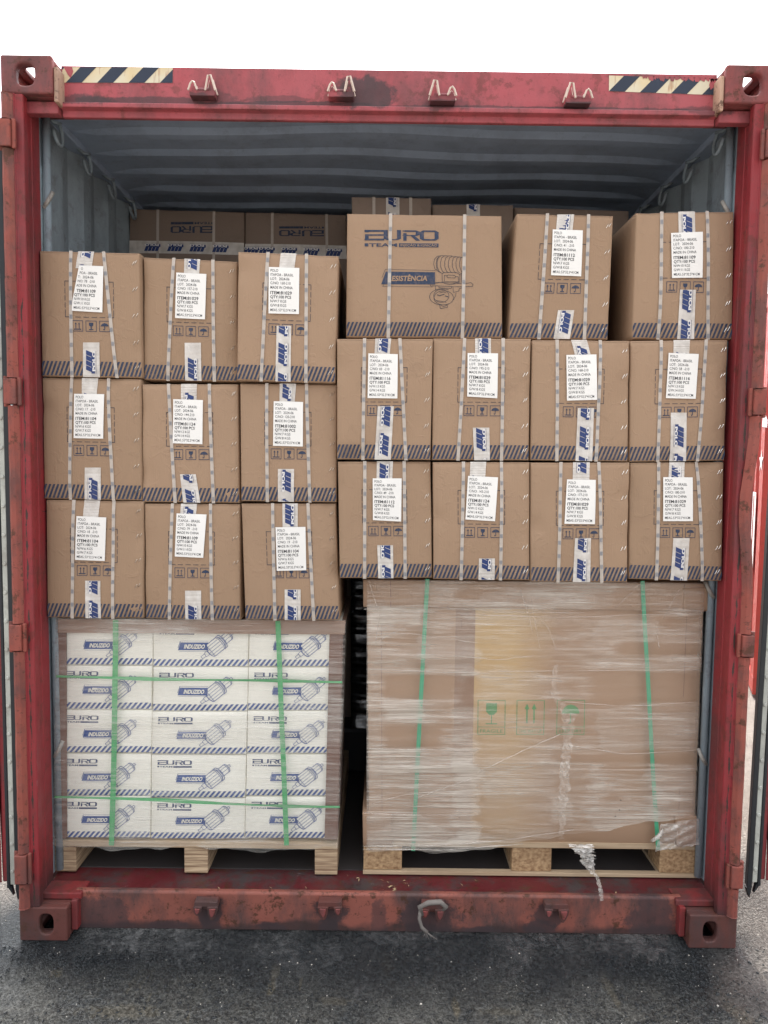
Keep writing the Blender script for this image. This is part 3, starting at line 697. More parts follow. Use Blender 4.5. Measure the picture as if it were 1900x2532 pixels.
# doors swung right round against the sides: their hinge edge faces the camera
for sg in (-1, 1):
    if sg < 0: tp, bt = at(-11, 320, .0), at(37, 2186, .0); 
    else: tp, bt = at(1972, 330, .0), at(1862, 2180, .0)
    door = None
    def slab(xa, xb, ya, yb, z0=0., z1=0.):
        m = MB(); p = []
        for e in (bt, tp):
            z = e[2]+(z0 if e is bt else z1)
            for x, y in ((xa, ya), (xb, ya), (xb, yb), (xa, yb)): p.append((e[0]+sg*(x+max(0, y-.012)*.56), y, z))
        m.hexa(p); return m
    door = slab(.012, .046, .012, 1.19).build('door', M['red'], CT, .004)
    slab(-.012, .0115, .02, 1.19).build('inner_skin', M['grey'], door)
    slab(.0465, .062, .006, 1.19).build('outer_skin', M['red'], door, .003)
    m = slab(-.004, .0125, -.004, .011); 
    for j in range(26):
        t = (j+.5)/26; c = bt*(1-t)+tp*t; m.tube([(c[0]+sg*.004, -.004, c[2]), (c[0]+sg*.004, -.009, c[2])], [.0075, .006], 10)
    m.build('gasket_retainer', [M['lightsteel']], door, .0015)
    slab(-.022, -.005, -.006, .03, -.02).build('door_gasket', M['black'], door, .002)
    g1 = slab(.0135, .024, -.006, .0115, -.012).build('door_gasket', M['black'], door, .002)
    if True:      # torn tip of the rubber at the bottom
        m = MB(); c = bt; m.prism([(c[0]-sg*.022, c[2]-.02), (c[0]-sg*.005, c[2]-.02), (c[0]-sg*.011, c[2]-.055)], -.004, .012)
        m.prism([(c[0]+sg*.010, c[2]-.008), (c[0]+sg*.026, c[2]-.004), (c[0]+sg*.004, c[2]-.038)], -.003, .010); m.build('torn_gasket_tip', M['black'], door)
# side walls, roof, floor, front
def corr(n, pitch, depth, a0):
    pts = []; y = a0
    for i in range(n):
        pts += [(y, 0), (y+pitch*.26, 0), (y+pitch*.5, depth), (y+pitch*.76, depth)]; y += pitch
    return pts
for sg in (-1, 1):
    mb = MB(); pr = [(.138, .0), (.17, 0)]+corr(23, .245, .036, .20+.055); k = len(pr); z0, z1 = .15, 2.80
    vs = [(sg*(1.170+d), y, z0) for y, d in pr]+[(sg*(1.170+d), y, z1) for y, d in pr]+[(sg*(1.1725+d), y, z0) for y, d in pr]+[(sg*(1.1725+d), y, z1) for y, d in pr]
    mb.add(vs, [(i, i+1, i+1+k, i+k) for i in range(k-1)]+[(2*k+i, 3*k+i, 3*k+i+1, 2*k+i+1) for i in range(k-1)], 0)
    mb.m = [0]*(k-1)+[1]*(k-1)
    mb.build('side_wall', [M['grey'], M['red']], CT)
    xa, xb = sorted((sg*1.150, sg*1.206)); mb = MB(); mb.box(xa, xb, .165, LEN, 2.795, 2.862); mb.build('top_rail', M['roof'], CT, .005)
    xa, xb = sorted((sg*1.15, sg*1.21)); mb = MB(); mb.box(xa, xb, .2, LEN, .04, .16); mb.build('bottom_rail', M['red'], CT, .004)
    # upright lashing bar beside the post, with hooked bars
    mb = MB(); mb.tube([(sg*1.152, .160, .16), (sg*1.154, .160, 1.4), (sg*1.151, .160, 2.84)], .0125, 12); lb = mb.build('lashing_bar', M['grey'], CT, smooth=True)
    for zz_ in (2.50, 1.9, 1.2, .6):
        mb = MB(); mb.tube([(sg*1.132, .158, zz_+.035), (sg*1.142, .146, zz_+.005), (sg*1.160, .150, zz_-.02)], .007, 8); mb.build('lashing_hook', M['lash'], lb, smooth=True)
    for i in range(8):                          # lashing rings welded under the top rail
        y = .205+.242*i; mb = MB(); a = []
        for t in range(13):
            an = math.radians(-50+t*225/12); a.append((sg*(1.148-.010-.012*math.sin(t/12*3.1)), y+.026*math.cos(an), 2.755-.042*math.sin(an)*1.1))
        mb.tube(a, .0062, 8); mb.tube([(sg*1.17, y-.012, 2.802), (sg*1.14, y-.012, 2.78), (sg*1.132, y+.02, 2.79)], .006, 8)
        mb.build('lashing_ring', M['grey'], CT, smooth=True)
mb = MB(); pr = []; y = .185                     # roof sheet pressed into ribs running across
NX = 26
rows = [(.161, .014)]
while y < LEN-.2: rows += [(y, 0), (y+.04, .0), (y+.064, .014), (y+.155, .014)]; y += .185
k = len(rows); vs = []
for y, d in rows:
    for i in range(NX+1):
        x = -1.152+2.304*i/NX; e = min(1, (1-abs(x)/1.152)/.12)
        sag = .006*math.sin(3*x+y*5)+.004*math.sin(7*x+1+3*y)
        vs.append((x, y, 2.818+d*e+.02*(1-(x/1.13)**2)*.6+(sag if abs(x) < 1.1 else 0)))
mb.add(vs, [(j*(NX+1)+i, j*(NX+1)+i+1, (j+1)*(NX+1)+i+1, (j+1)*(NX+1)+i) for j in range(k-1) for i in range(NX)])
rf = mb.build('roof_panel', M['roof'], CT)
mb = MB(); mb.box(-1.2, 1.2, .161, LEN, 2.866, 2.88); mb.build('roof_skin', M['red'], CT)
mb = MB(); mb.box(-1.168, 1.168, .201, LEN-.05, .12, FLZ); mb.build('floor_board', M['floorwood'], CT)
mb = MB(); mb.box(-1.2, 1.2, LEN-.03, LEN, .04, 2.85); mb.build('end_wall', M['grey'], CT)
# lock-bar keepers on header and sill
def keeper(x, y, flip, tall):
    c = at(x, y, YH-.005); s = tall*.70; fz = flip*(.66 if flip > 0 else .8); mb = MB()
    f = lambda pts: [(c[0]+s*px, c[2]+fz*(pz-.012)) for px, pz in pts]
    mb.prism(f([(-.056, -.030), (.056, -.030), (.060, -.008), (-.058, -.008)]), .022, .056)
    mb.prism(f([(.022, -.010), (.032, .050), (.040, .052), (.056, -.010)]), .030, .040)
    mb.prism(f([(-.056, -.010), (-.048, .016), (-.038, .022), (-.026, -.010)]), .030, .040)
    if flip > 0:
        for dy in (.014, .044):
            for pts in ([(.017, -.012), (.029, .056), (.042, .058), (.062, -.012)], [(-.060, -.012), (-.050, .018), (-.041, .030), (-.032, .024), (-.020, -.010)]):
                mb.tube([(x_, dy, z_) for x_, z_ in f(pts)], .0032, 6, 1)
    else:
        for pts in ([(.008, -.010), (.012, .022), (.022, .044), (.034, .048), (.048, .030), (.058, .006), (.060, -.012)], [(-.060, -.012), (-.056, .014), (-.046, .028), (-.034, .026), (-.022, .010), (-.018, -.010)]):
            mb.prism(f(pts), .016, .030)
            g_ = [((x_-sum(q[0] for q in pts)/len(pts))*.6+sum(q[0] for q in pts)/len(pts), z_*.62) for x_, z_ in pts]; mb.prism(f(g_), .010, .0155, 1)
    mb.tube([(c[0]-s*.03, .035, c[2]-fz*.01), (c[0]+s*.03, .035, c[2]-fz*.008)], .007, 10)
    mb.build('lock_keeper', [M['redhead'], M['rimlight']] if flip > 0 else [M['castdark'], M['cast']], CT, 0 if flip > 0 else .002)
for x, y, t in ((506, 213, 1), (845, 216, 1), (1094, 226, -1), (1425, 232, -1)): keeper(x, y+13, 1, t)
for x, y, t in ((515, 2240, 1), (818, 2240, -1), (1070, 2246, 1), (1371, 2246, 1)): keeper(x, y, -1, t)
# hazard stickers
def sticker(q, label, ragged):
    F = Face(q, YH, 5, 0.); m = MB(); a = Art(); a.rect(0, 0, 1, 1, 0)
    L = Art(); pitch = .285; k = -2
    off = .03 if not ragged else .0
    while k < 5:
        b = off+k*pitch; p = clipx([(b+.135, 0), (b+.135+.145, 0), (b+.145, 1), (b, 1)], 0, 1)
        if len(p) > 2: L.poly(p, 1)
        k += 1
    F.art(m, a, .001); F.art(m, L, .0016)
    if ragged:
        T = Art(); rr = random.Random(4); x = .30
        while x < .98: w = rr.uniform(.02, .07); T.poly([(x, -.04), (min(x+w, 1), -.04), (min(x+w*.8, 1), rr.uniform(.08, .32)), (x+w*.3, rr.uniform(.05, .25))], 2); x += w*.8
        T.poly([(.93, 0), (1.0, 0), (.985, .35), (.93, .7), (.915, .4)], 2); F.art(m, T, .0021)
    else:
        T = Art(); T.poly([(.015, 0), (.09, 0), (.10, .3), (.075, .72), (.05, .5)], 2); F.art(m, T, .0021)
    o = m.build('hazard_sticker', [M['hazcream'], M['hazblack'], M['redhead']], CT); o['label'] = label
sticker([Z1(270, 116), Z1(748, 116), Z1(747, 184), Z1(272, 183)], 'cream and navy striped sticker at the left end', False)
sticker([Z2(972, 152), Z2(1444, 168), Z2(1442, 237), Z2(971, 220)], 'scraped cream and navy striped sticker at the right end', True)

# ------------------------------------------------------------------ second container in the sun, seen through the gap on the right
A = np.array([2.77, 5.27-2.309]); B = np.array([2.98, 5.8-2.309]); dv = (B-A)/np.linalg.norm(B-A); nv_ = np.array([dv[1], -dv[0]])
A0 = A-dv*.35; B0 = A+dv*6.05
C2 = thing('shipping_container', (A0[0], A0[1], 0), 'bright red sunlit shipping container with white star on its side, outside at the right', 'container')
def wall2(s, d, z): p = A0+dv*s+nv_*d; return (p[0], p[1], z)
mb = MB(); pr = []; s = .12
while s < 6.2: pr += [(s, 0), (s+.07, 0), (s+.14, .036), (s+.21, .036)]; s += .28
k = len(pr); mb.add([wall2(a, b, .15) for a, b in pr]+[wall2(a, b, 2.78) for a, b in pr], [(i, i+1, i+1+k, i+k) for i in range(k-1)])
mb.build('side_wall', M['redlit'], C2)
def obox(mb, s0, s1, d0, d1, z0, z1, m=0): mb.hexa([wall2(s0, d0, z0), wall2(s1, d0, z0), wall2(s1, d1, z0), wall2(s0, d1, z0), wall2(s0, d0, z1), wall2(s1, d0, z1), wall2(s1, d1, z1), wall2(s0, d1, z1)], m)
mb = MB(); obox(mb, 0, 6.4, .0, .08, .03, .149); mb.build('bottom_rail', M['redlit'], C2, .004)
mb = MB(); obox(mb, 0, 6.4, .0, .08, 2.781, 2.88); mb.build('top_rail', M['redlit'], C2, .004)
mb = MB(); obox(mb, 0, .119, .0, .12, .15, 2.78); mb.build('corner_post', M['redlit'], C2, .004); mb = MB(); obox(mb, 6.24, 6.4, .0, .12, .15, 2.78); mb.build('corner_post', M['redlit'], C2, .004)
mb = MB(); obox(mb, 0.01, 6.39, .13, 2.4, .1, 2.86); mb.build('box_shell', M['redlit'], C2)
mb = MB()
sc_, zc = None, None
def onwall(x, y):
    d = fwd+(x-W0/2)/FPX*r2-(y-H0/2)/FPX*u2; o = np.array(CP)
    n3 = np.array([nv_[0], nv_[1], 0]); t = ((np.array([A0[0], A0[1], 0])-o)@n3)/(d@n3); p = o+d*t
    return (p[:2]-A0)@dv, p[2]
def decal(pts):
    mb.add([wall2(s_, -.004, z_) for s_, z_ in pts], [list(range(len(pts)))])
s0, z0 = onwall(1884, 1140); rad = .085
starp = []
for i in range(10):
    a = math.pi/2+i*math.pi/5; r_ = rad if i % 2 == 0 else rad*.42; starp.append((s0+r_*1.35*math.cos(a), z0+r_*math.sin(a)))
decal(starp); mb.build('painted_star', M['whitepaint'], C2); mb = MB()
s1, z1 = onwall(1862, 1215); s2, z2 = onwall(1862, 1415)
decal([(s1, z1), (s1, z2), (s1-.10, z2), (s1-.10, z1)]); decal([(s1-.16, z1), (s1-.16, z2), (s1-.26, z2), (s1-.26, z1)])
decal([(s1-.10, z1), (s1-.10, z1-.03), (s1-.16, z1-.03), (s1-.16, z1)]); mb.build('painted_letter', M['whitepaint'], C2); mb = MB()
s3, z3 = onwall(1890, 1050); decal([(s3-.2, z3-.03), (s3+.08, z3-.01), (s3+.02, z3+.10), (s3-.2, z3+.02)])
mb.build('painted_star', M['whitepaint'], C2)

# ================================================================== cartons at the doorway
def S(fn, *xy): return [fn(*p) for p in xy]
def tp(fn, xl, xr, y, fn2, xl2, xr2, y2): return ((fn(xl, y), fn(xr, y)), (fn2(xl2, y2), fn2(xr2, y2)))
YL, YR = .105, .075
spec = [
 # id, quad, Y, straps, label quad, info, top tape, bottom tape, phases, dirs, description
 ('l1t', [Z3(78, 82), Z3(592, 95), Z3(605, 735), Z3(92, 728)], YL, [(Z3(242, 85), Z3(248, 730)), (Z3(410, 90), Z3(478, 732))],
  [Z3(262, 160), Z3(411, 165), Z3(406, 402), Z3(251, 394)], ('78  -210', 81109, 10, 11), tp(Z3, 278, 360, 82, Z3, 268, 350, 175), tp(Z3, 306, 390, 555, Z3, 304, 389, 732), (.55, -.25), (-1, 1), 'carton with torn-corner label C/NO 78-210, top left of the front left stack'),
 ('l2t', [Z3(612, 115), Z3(1093, 138), Z3(1097, 755), Z3(615, 745)], YL+.02, [(Z3(770, 120), Z3(738, 748)), (Z3(970, 130), Z3(978, 752))],
  [Z3(785, 198), Z3(938, 205), Z3(932, 438), Z3(779, 431)], ('157-210', 81029, 7, 8), tp(Z3, 823, 905, 122, Z3, 823, 900, 205), tp(Z3, 827, 911, 557, Z3, 828, 912, 752), (.4, -.5), (-1, 1), 'carton labelled C/NO 157-210, middle of the top row in the front left stack'),
 ('l3t', [Z3(1098, 87), Z3(1612, 108), Z3(1597, 762), Z3(1092, 748)], YL-.02, [(Z3(1253, 92), Z3(1217, 752)), (Z3(1450, 100), Z3(1447, 756))],
  [Z3(1258, 170), Z3(1414, 175), Z3(1412, 411), Z3(1257, 408)], ('160-210', 81029, 7, 8), tp(Z3, 1318, 1398, 92, Z3, 1310, 1388, 175), tp(Z3, 1298, 1372, 470, Z3, 1290, 1368, 756), (-.5, .45), (1, 1), 'carton labelled C/NO 160-210, third in the top row of the front left stack'),
 ('l1m', [Z3(92, 734), Z3(599, 742), Z5(604, 328), Z5(103, 318)], YL+.006, [(Z3(246, 738), Z5(238, 320)), (Z3(432, 740), Z5(461, 324))],
  [Z3(262, 818), Z3(416, 820), Z3(413, 1048), Z3(261, 1045)], ('17  -210', 81104, 6, 7), tp(Z3, 298, 380, 736, Z3, 300, 376, 822), tp(Z5, 317, 398, 158, Z5, 312, 396, 324), (-.5, -.35), (1, -1), 'carton labelled C/NO 17-210, against the left door post in the middle row'),
 ('l2m', [Z3(605, 768), Z3(1098, 768), Z5(1106, 340), Z5(606, 335)], YL+.012, [(Z3(742, 770), Z5(777, 336)), (Z3(950, 770), Z5(973, 338))],
  [Z3(768, 845), Z3(920, 850), Z3(918, 1076), Z3(766, 1071)], ('144-210', 81124, 13, 14), tp(Z3, 806, 888, 768, Z3, 806, 886, 850), tp(Z5, 802, 883, 192, Z5, 818, 906, 338), (-.3, .5), (-1, 1), 'carton labelled C/NO 144-210, centre of the front left stack'),
 ('l3m', [Z3(1108, 764), Z3(1605, 768), Z5(1603, 337), Z5(1114, 330)], YL, [(Z3(1246, 766), Z5(1249, 334)), (Z3(1449, 768), Z5(1467, 336))],
  [Z3(1283, 856), Z3(1433, 860), Z3(1432, 1088), Z3(1280, 1084)], ('120-210', 81002, 7, 8), tp(Z3, 1312, 1396, 766, Z3, 1312, 1390, 860), tp(Z5, 1304, 1387, 165, Z5, 1303, 1385, 334), (.2, -.02), (1, -1), 'carton labelled C/NO 120-210, right end of the middle row in the front left stack'),
 ('l1b', [Z5(112, 323), Z5(612, 332), Z5(611, 932), Z5(118, 928)], YL+.008, [(Z5(257, 326), Z5(249, 928)), (Z5(462, 328), Z5(457, 930))],
  [Z5(274, 406), Z5(426, 413), Z5(418, 636), Z5(266, 630)], ('18  -210', 81104, 6, 7), tp(Z5, 310, 392, 326, Z5, 305, 384, 410), tp(Z5, 317, 395, 737, Z5, 317, 397, 930), (-.6, .3), (-1, -1), 'carton labelled C/NO 18-210, bottom left of the stack on the white-box pallet'),
 ('l2b', [Z5(618, 343), Z5(1108, 346), Z5(1110, 940), Z5(622, 932)], YL+.014, [(Z5(763, 345), Z5(747, 933)), (Z5(958, 345), Z5(967, 937))],
  [Z5(786, 392), Z5(939, 398), Z5(924, 619), Z5(778, 612)], ('79  -210', 81109, 10, 11), tp(Z5, 806, 888, 344, Z5, 804, 884, 396), tp(Z5, 830, 912, 787, Z5, 829, 911, 937), (.9, -.5), (-1, 1), 'carton labelled C/NO 79-210, bottom middle of the stack on the white-box pallet'),
 ('l3b', [Z5(1115, 343), Z5(1600, 343), Z5(1618, 942), Z5(1135, 938)], YL+.004, [(Z5(1276, 344), Z5(1288, 938)), (Z5(1457, 344), Z5(1487, 940))],
  [Z5(1292, 463), Z5(1445, 461), Z5(1449, 683), Z5(1299, 686)], ('19  -210', 81104, 6, 7), tp(Z5, 1326, 1405, 344, Z5, 1328, 1405, 465), tp(Z5, 1338, 1420, 782, Z5, 1338, 1420, 940), (0, .45), (1, 1), 'carton labelled C/NO 19-210, bottom right of the stack on the white-box pallet'),
 ('r1t', [Z4(733, 76), Z4(1113, 85), Z4(1092, 573), Z4(700, 571)], YR+.03, [(Z4(852, 80), Z4(818, 572)), (Z4(1014, 83), Z4(997, 573))],
  [Z4(872, 141), Z4(990, 146), Z4(983, 327), Z4(864, 323)], ('41  -210', 81112, 7, 8), tp(Z4, 893, 958, 78, Z4, 886, 950, 145), tp(Z4, 893, 957, 459, Z4, 875, 940, 573), (.1, -.02), (1, -1), 'carton labelled C/NO 41-210, standing right of the wide carton with the coil drawing'),
 ('r2t', [Z4(1203, 73), Z4(1591, 68), Z4(1582, 574), Z4(1186, 570)], YR+.03, [(Z4(1303, 72), Z4(1291, 571)), (Z4(1481, 70), Z4(1485, 572))],
  [Z4(1337, 156), Z4(1461, 152), Z4(1459, 333), Z4(1338, 335)], ('100-210', 81109, 10, 11), tp(Z4, 1368, 1433, 70, Z4, 1368, 1433, 158), tp(Z4, 1371, 1434, 380, Z4, 1364, 1430, 573), (-.1, .05), (-1, 1), 'carton labelled C/NO 100-210, top right corner beside the right door post'),
 ('r1m', [Z4(22, 571), Z4(401, 571), Z6(391, 60), Z6(22, 57)], YR, [(Z4(131, 572), Z6(124, 58)), (Z4(270, 572), Z6(294, 59))],
  [Z4(146, 630), Z4(262, 633), Z4(260, 808), Z4(143, 806)], ('60  -210', 81116, 13, 14), tp(Z4, 173, 236, 572, Z4, 170, 230, 634), tp(Z4, 183, 246, 838, Z6, 170, 234, 58), (.3, .1), (-1, -1), 'pale-scuffed carton labelled C/NO 60-210, below the wide carton with the coil drawing'),
 ('r2m', [Z4(403, 569), Z4(788, 571), Z6(779, 61), Z6(397, 60)], YR+.005, [(Z4(526, 570), Z6(499, 60)), (Z4(677, 571), Z6(671, 61))],
  [Z4(537, 628), Z4(656, 630), Z4(653, 807), Z4(534, 800)], ('195-210', 81029, 7, 8), tp(Z4, 567, 629, 570, Z4, 567, 629, 632), tp(Z4, 557, 622, 922, Z6, 563, 625, 61), (.1, .0), (-1, 1), 'carton labelled C/NO 195-210, second in the upper row of the front right stack'),
 ('r3m', [Z4(794, 576), Z4(1178, 578), Z6(1170, 66), Z6(787, 61)], YR, [(Z4(890, 577), Z6(889, 62)), (Z4(1062, 578), Z6(1043, 65))],
  [Z4(925, 636), Z4(1043, 634), Z4(1045, 813), Z4(926, 816)], ('168-210', 81029, 7, 8), tp(Z4, 945, 1008, 577, Z4, 960, 1022, 638), tp(Z4, 970, 1034, 845, Z6, 962, 1028, 64), (-.2, .4), (-1, 1), 'carton labelled C/NO 168-210, third in the upper row of the front right stack'),
 ('r4m', [Z4(1180, 579), Z4(1566, 575), Z6(1553, 62), Z6(1175, 67)], YR+.008, [(Z4(1300, 578), Z6(1286, 66)), (Z4(1478, 576), Z6(1443, 63))],
  [Z4(1327, 628), Z4(1447, 632), Z4(1433, 809), Z4(1316, 806)], ('58  -210', 81116, 13, 14), tp(Z4, 1349, 1414, 577, Z4, 1347, 1410, 632), tp(Z4, 1336, 1398, 863, Z6, 1335, 1398, 64), (-.4, -.4), (1, -1), 'carton labelled C/NO 58-210, right end of the upper row in the front right stack'),
 ('r1b', [Z6(25, 66), Z6(392, 66), Z6(398, 526), Z6(33, 526)], YR+.01, [(Z6(132, 67), Z6(131, 526)), (Z6(287, 67), Z6(291, 526))],
  [Z6(163, 132), Z6(277, 132), Z6(275, 302), Z6(164, 296)], ('49  -210', 81112, 7, 8), tp(Z6, 179, 243, 66, Z6, 178, 240, 135), tp(Z6, 181, 243, 395, Z6, 185, 245, 526), (-.05, .3), (1, -1), 'carton labelled C/NO 49-210, left end of the row on the big brown pallet load'),
 ('r2b', [Z6(401, 68), Z6(783, 68), Z6(783, 535), Z6(403, 530)], YR+.006, [(Z6(521, 69), Z6(511, 531)), (Z6(671, 69), Z6(667, 534))],
  [Z6(538, 122), Z6(656, 128), Z6(643, 300), Z6(527, 293)], ('143-210', 81124, 13, 14), tp(Z6, 548, 611, 68, Z6, 545, 606, 126), tp(Z6, 581, 644, 447, Z6, 580, 644, 535), (-.45, .35), (1, 1), 'carton with tilted label C/NO 143-210, second on the big brown pallet load'),
 ('r3b', [Z6(788, 70), Z6(1178, 69), Z6(1168, 542), Z6(787, 540)], YR, [(Z6(905, 70), Z6(893, 540)), (Z6(1054, 70), Z6(1066, 541))],
  [Z6(928, 136), Z6(1040, 138), Z6(1036, 312), Z6(916, 310)], ('177-210', 81029, 7, 8), tp(Z6, 953, 1019, 70, Z6, 951, 1016, 140), tp(Z6, 958, 1022, 367, Z6, 952, 1020, 541), (.4, .3), (-1, 1), 'carton labelled C/NO 177-210, third on the big brown pallet load'),
 ('r4b', [Z6(1179, 70), Z6(1550, 68), Z6(1541, 538), Z6(1173, 530)], YR+.01, [(Z6(1290, 70), Z6(1281, 532)), (Z6(1441, 69), Z6(1465, 536))],
  [Z6(1306, 127), Z6(1422, 128), Z6(1421, 300), Z6(1304, 300)], ('180-210', 81029, 7, 8), tp(Z6, 1333, 1394, 70, Z6, 1328, 1390, 130), tp(Z6, 1345, 1409, 367, Z6, 1336, 1402, 537), (.9, -.3), (1, 1), 'carton labelled C/NO 180-210, right end of the row on the big brown pallet load'),
]
for i, (nm, q, Y, st, lq, info, t_, b_, ph, dr, lb) in enumerate(spec):
    carton(q, Y, st, lq, info, t_, b_, lb, seed=i*7+3, phase=ph, dirs=dr, cut=(nm == 'l1t'))

# ------------------------------------------------------------------ the wide carton
Q = [Z4(62, 76), Z4(672, 85), Z4(675, 568), Z4(57, 565)]; YW = .115
ZA = lambda x, y: (860+x/4.15, 500+y/4.15)
root, F = carton(Q, YW, [(Z4(234, 78), Z4(224, 566)), (Z4(526, 82), Z4(517, 567))], label='wide carton printed with the word RESISTÊNCIA and a coil drawing', depth=.33, seed=91, marks=False)
bd = [c for c in root.children if c.name.startswith('board_body')][0]
COL.objects.unlink(bd); D.objects.remove(bd)
mb = MB(); body(mb, F, .33, 18, 14); a = Art()
stripes(a, .004, .996, .875, .988, .0252, .035, 1)
def uv(x, y): return F.inv(*ZA(x, y))
e = Art(); euro(e, 1); a.put(e, lambda s, t: uv(175+s*757+t*0, 285+t*178+s*6))
b = Art()
b.poly([(392, 716), (896, 724), (896, 850), (345, 846)], 1)
b.line([(352, 778), (387, 692), (900, 706)], 3.5, 3); b.line([(370, 852), (360, 868), (870, 874)], 3.5, 3)
b.text('RESISTÊNCIA', 412, 812, 404, 50, 2, .03, .12)
W_ = 4.5
# coil
for i, cx_ in enumerate((925, 960, 1002, 1040, 1080, 1118, 1155)):
    b.line([(cx_+30, 556+i*2), (cx_+4, 575), (cx_-8, 620), (cx_-6, 670), (cx_+12, 715), (cx_+32, 728+i)], W_, 3)
b.line([(975, 740), (930, 715), (895, 690), (882, 640), (890, 590), (918, 560), (960, 553), (1060, 556), (1180, 572), (1205, 620), (1200, 690), (1180, 725), (1150, 745)], W_, 3)
b.line([(918, 700), (908, 640), (915, 590), (935, 562)], W_, 3)
b.line([(970, 830), (968, 742), (985, 725), (1120, 728), (1150, 750), (1150, 835)], W_, 3); b.line([(990, 815), (992, 755), (1020, 758)], W_, 3)
b.line([(1018, 760), (1030, 752), (1095, 755), (1108, 768), (1098, 782), (1030, 780), (1018, 772)], W_, 3, True); b.line([(1108, 768), (1135, 770), (1135, 840)], W_, 3); b.line([(1165, 730), (1170, 830)], W_, 3)
b.line([(850, 830), (866, 816), (880, 826), (1160, 838), (1222, 836), (1262, 828), (1285, 846), (1280, 868), (1240, 870), (1100, 872), (905, 862), (850, 866), (846, 846)], W_, 3, True)
b.line([(880, 840), (1000, 820), (1140, 822)], W_, 3); b.line([(990, 840), (1060, 850), (1130, 832), (1080, 820)], W_, 3)
b.line([(935, 862), (935, 882), (1060, 890), (1070, 868)], W_, 3); b.line([(900, 868), (902, 905)], W_, 3)
b.line([(1080, 880), (1085, 930), (1140, 915), (1145, 890), (1195, 880)], W_, 3); b.line([(1110, 935), (1108, 960), (1085, 1005)], W_, 3)
b.line(ell(985, 985, 100, 72, 0, 360, 30), W_, 3); b.line(ell(970, 975, 130, 82, 55, 300, 24), W_, 3); b.line(ell(960, 965, 78, 66, 0, 360, 24), W_, 3)
b.line([(945, 1058), (950, 1095), (975, 1090), (1025, 1080), (1022, 1060), (985, 1075), (960, 1062)], W_, 3)
b.line([(920, 955), (945, 962), (990, 948)], 8, 3); b.line([(1000, 965), (1028, 975)], 8, 3); b.line([(945, 935), (980, 925), (1010, 935)], W_, 3); b.line([(905, 1010), (1010, 1030)], W_, 3)
a.put(b, uv)
base = Art(); topl = Art()
for f, k in zip(a.f, a.m): (topl if k == 2 else base).poly([a.v[i] for i in f], k)
F.art(mb, base, .0013); F.art(mb, topl, .0019)
mb.build('board_body', [M['kraft'], M['ink'], M['kraft'], M['inkdark']], root, smooth=True)

# ------------------------------------------------------------------ cartons standing behind
def back(q, Y, lab, depth=.5, tape=None, euro_up=False, strapx=(), seed=0, side_tape=None):
    F = Face(q, Y, seed, .004); c = (F.c[2]+F.c[3])/2; root = thing('carton', (c[0], Y, c[2]), lab, 'carton', 'cartons in the rows behind')
    mb = MB(); body(mb, F, depth, 8, 8); a = Art()
    if euro_up:
        e = Art(); euro(e, 1, False); (x0, y0), (x1, y1) = euro_up; a.put(e, lambda s, t: F.inv(x1-s*(x1-x0), y1-t*(y1-y0)))
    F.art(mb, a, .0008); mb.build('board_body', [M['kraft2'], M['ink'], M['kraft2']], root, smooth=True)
    if tape:
        x0, x1, ph, dr = tape; u0, _ = F.inv(x0, q[0][1]); u1, _ = F.inv(x1, q[0][1]); m = MB()
        F.band(m, ((u0, 0), (u0, .6)), ((u1, 0), (u1, .6)), .0016, 0, 10); A_ = Art(); B_ = Art()
        for k in range(3):
            b = Art(); tapelogo(b, 0, 0, .078, .036, dr, 1)
            for f, kk in zip(b.f, b.m):
                pts = clipx([(b.v[i][1]+.04+ph+k*.098, b.v[i][0]) for i in f], .001, .6*F.h)
                if len(pts) > 2: (A_ if kk == 1 else B_).poly([((u0+u1)/2+x_/F.w, y_/F.h) for y_, x_ in pts], kk)
        F.art(m, A_, .003); F.art(m, B_, .0036); m.build('packing_tape', [M['tape'], M['tapeblue'], M['tapewhite']], root)
    if side_tape:
        y0, y1, xs = side_tape; m = MB(); _, v0 = F.inv(q[0][0]+50, y0); _, v1 = F.inv(q[0][0]+50, y1)
        F.band(m, ((0, v0), (1, v0)), ((0, v1), (1, v1)), .0016, 0, 10); A_ = Art(); B_ = Art()
        for xx in xs:
            uc, _ = F.inv(xx, (y0+y1)/2)
            if uc < .05 or uc > .95: continue
            b = Art(); tapelogo(b, 0, 0, .075, .036, 1, 1)
            for f, kk in zip(b.f, b.m):
                P = [(uc-b.v[i][1]*-1/F.w, (v0+v1)/2-b.v[i][0]/F.h) for i in f]; (A_ if kk == 1 else B_).poly(P, kk)
        F.art(m, A_, .003); F.art(m, B_, .0036); m.build('packing_tape', [M['tape'], M['tapeblue'], M['tapewhite']], root)
    for xx in strapx:
        u, _ = F.inv(xx, q[0][1]); h = .006/F.w; m = MB(); F.band(m, ((u-h, 0), (u-h, 1)), ((u+h, 0), (u+h, 1)), .0028, 0, 10); m.build('strap', [M['strap']], root)
    return root
YB = .98
back([(320, 516), (604, 524), (603, 800), (322, 800)], YB, 'upside-down printed carton deep inside behind the front left stack, left one of two', euro_up=((423, 549), (529, 577)), strapx=(391, 530), side_tape=(596, 627, (331, 378, 435, 490, 546, 600)), seed=1)
back([(607, 524), (856, 531), (860, 800), (606, 800)], YB+.01, 'upside-down printed carton deep inside, beside the wide carton\'s left edge', euro_up=((691, 560), (802, 585)), strapx=(674, 808), side_tape=(604, 637, (622, 660, 715, 770, 826, 880)), seed=2)
back([(870, 486), (1067, 490), (1067, 760), (872, 760)], .625, 'dim carton showing its top behind the wide coil-printed carton', tape=(955, 988, -.04, 1), strapx=(925, 1016), seed=3, depth=.5)
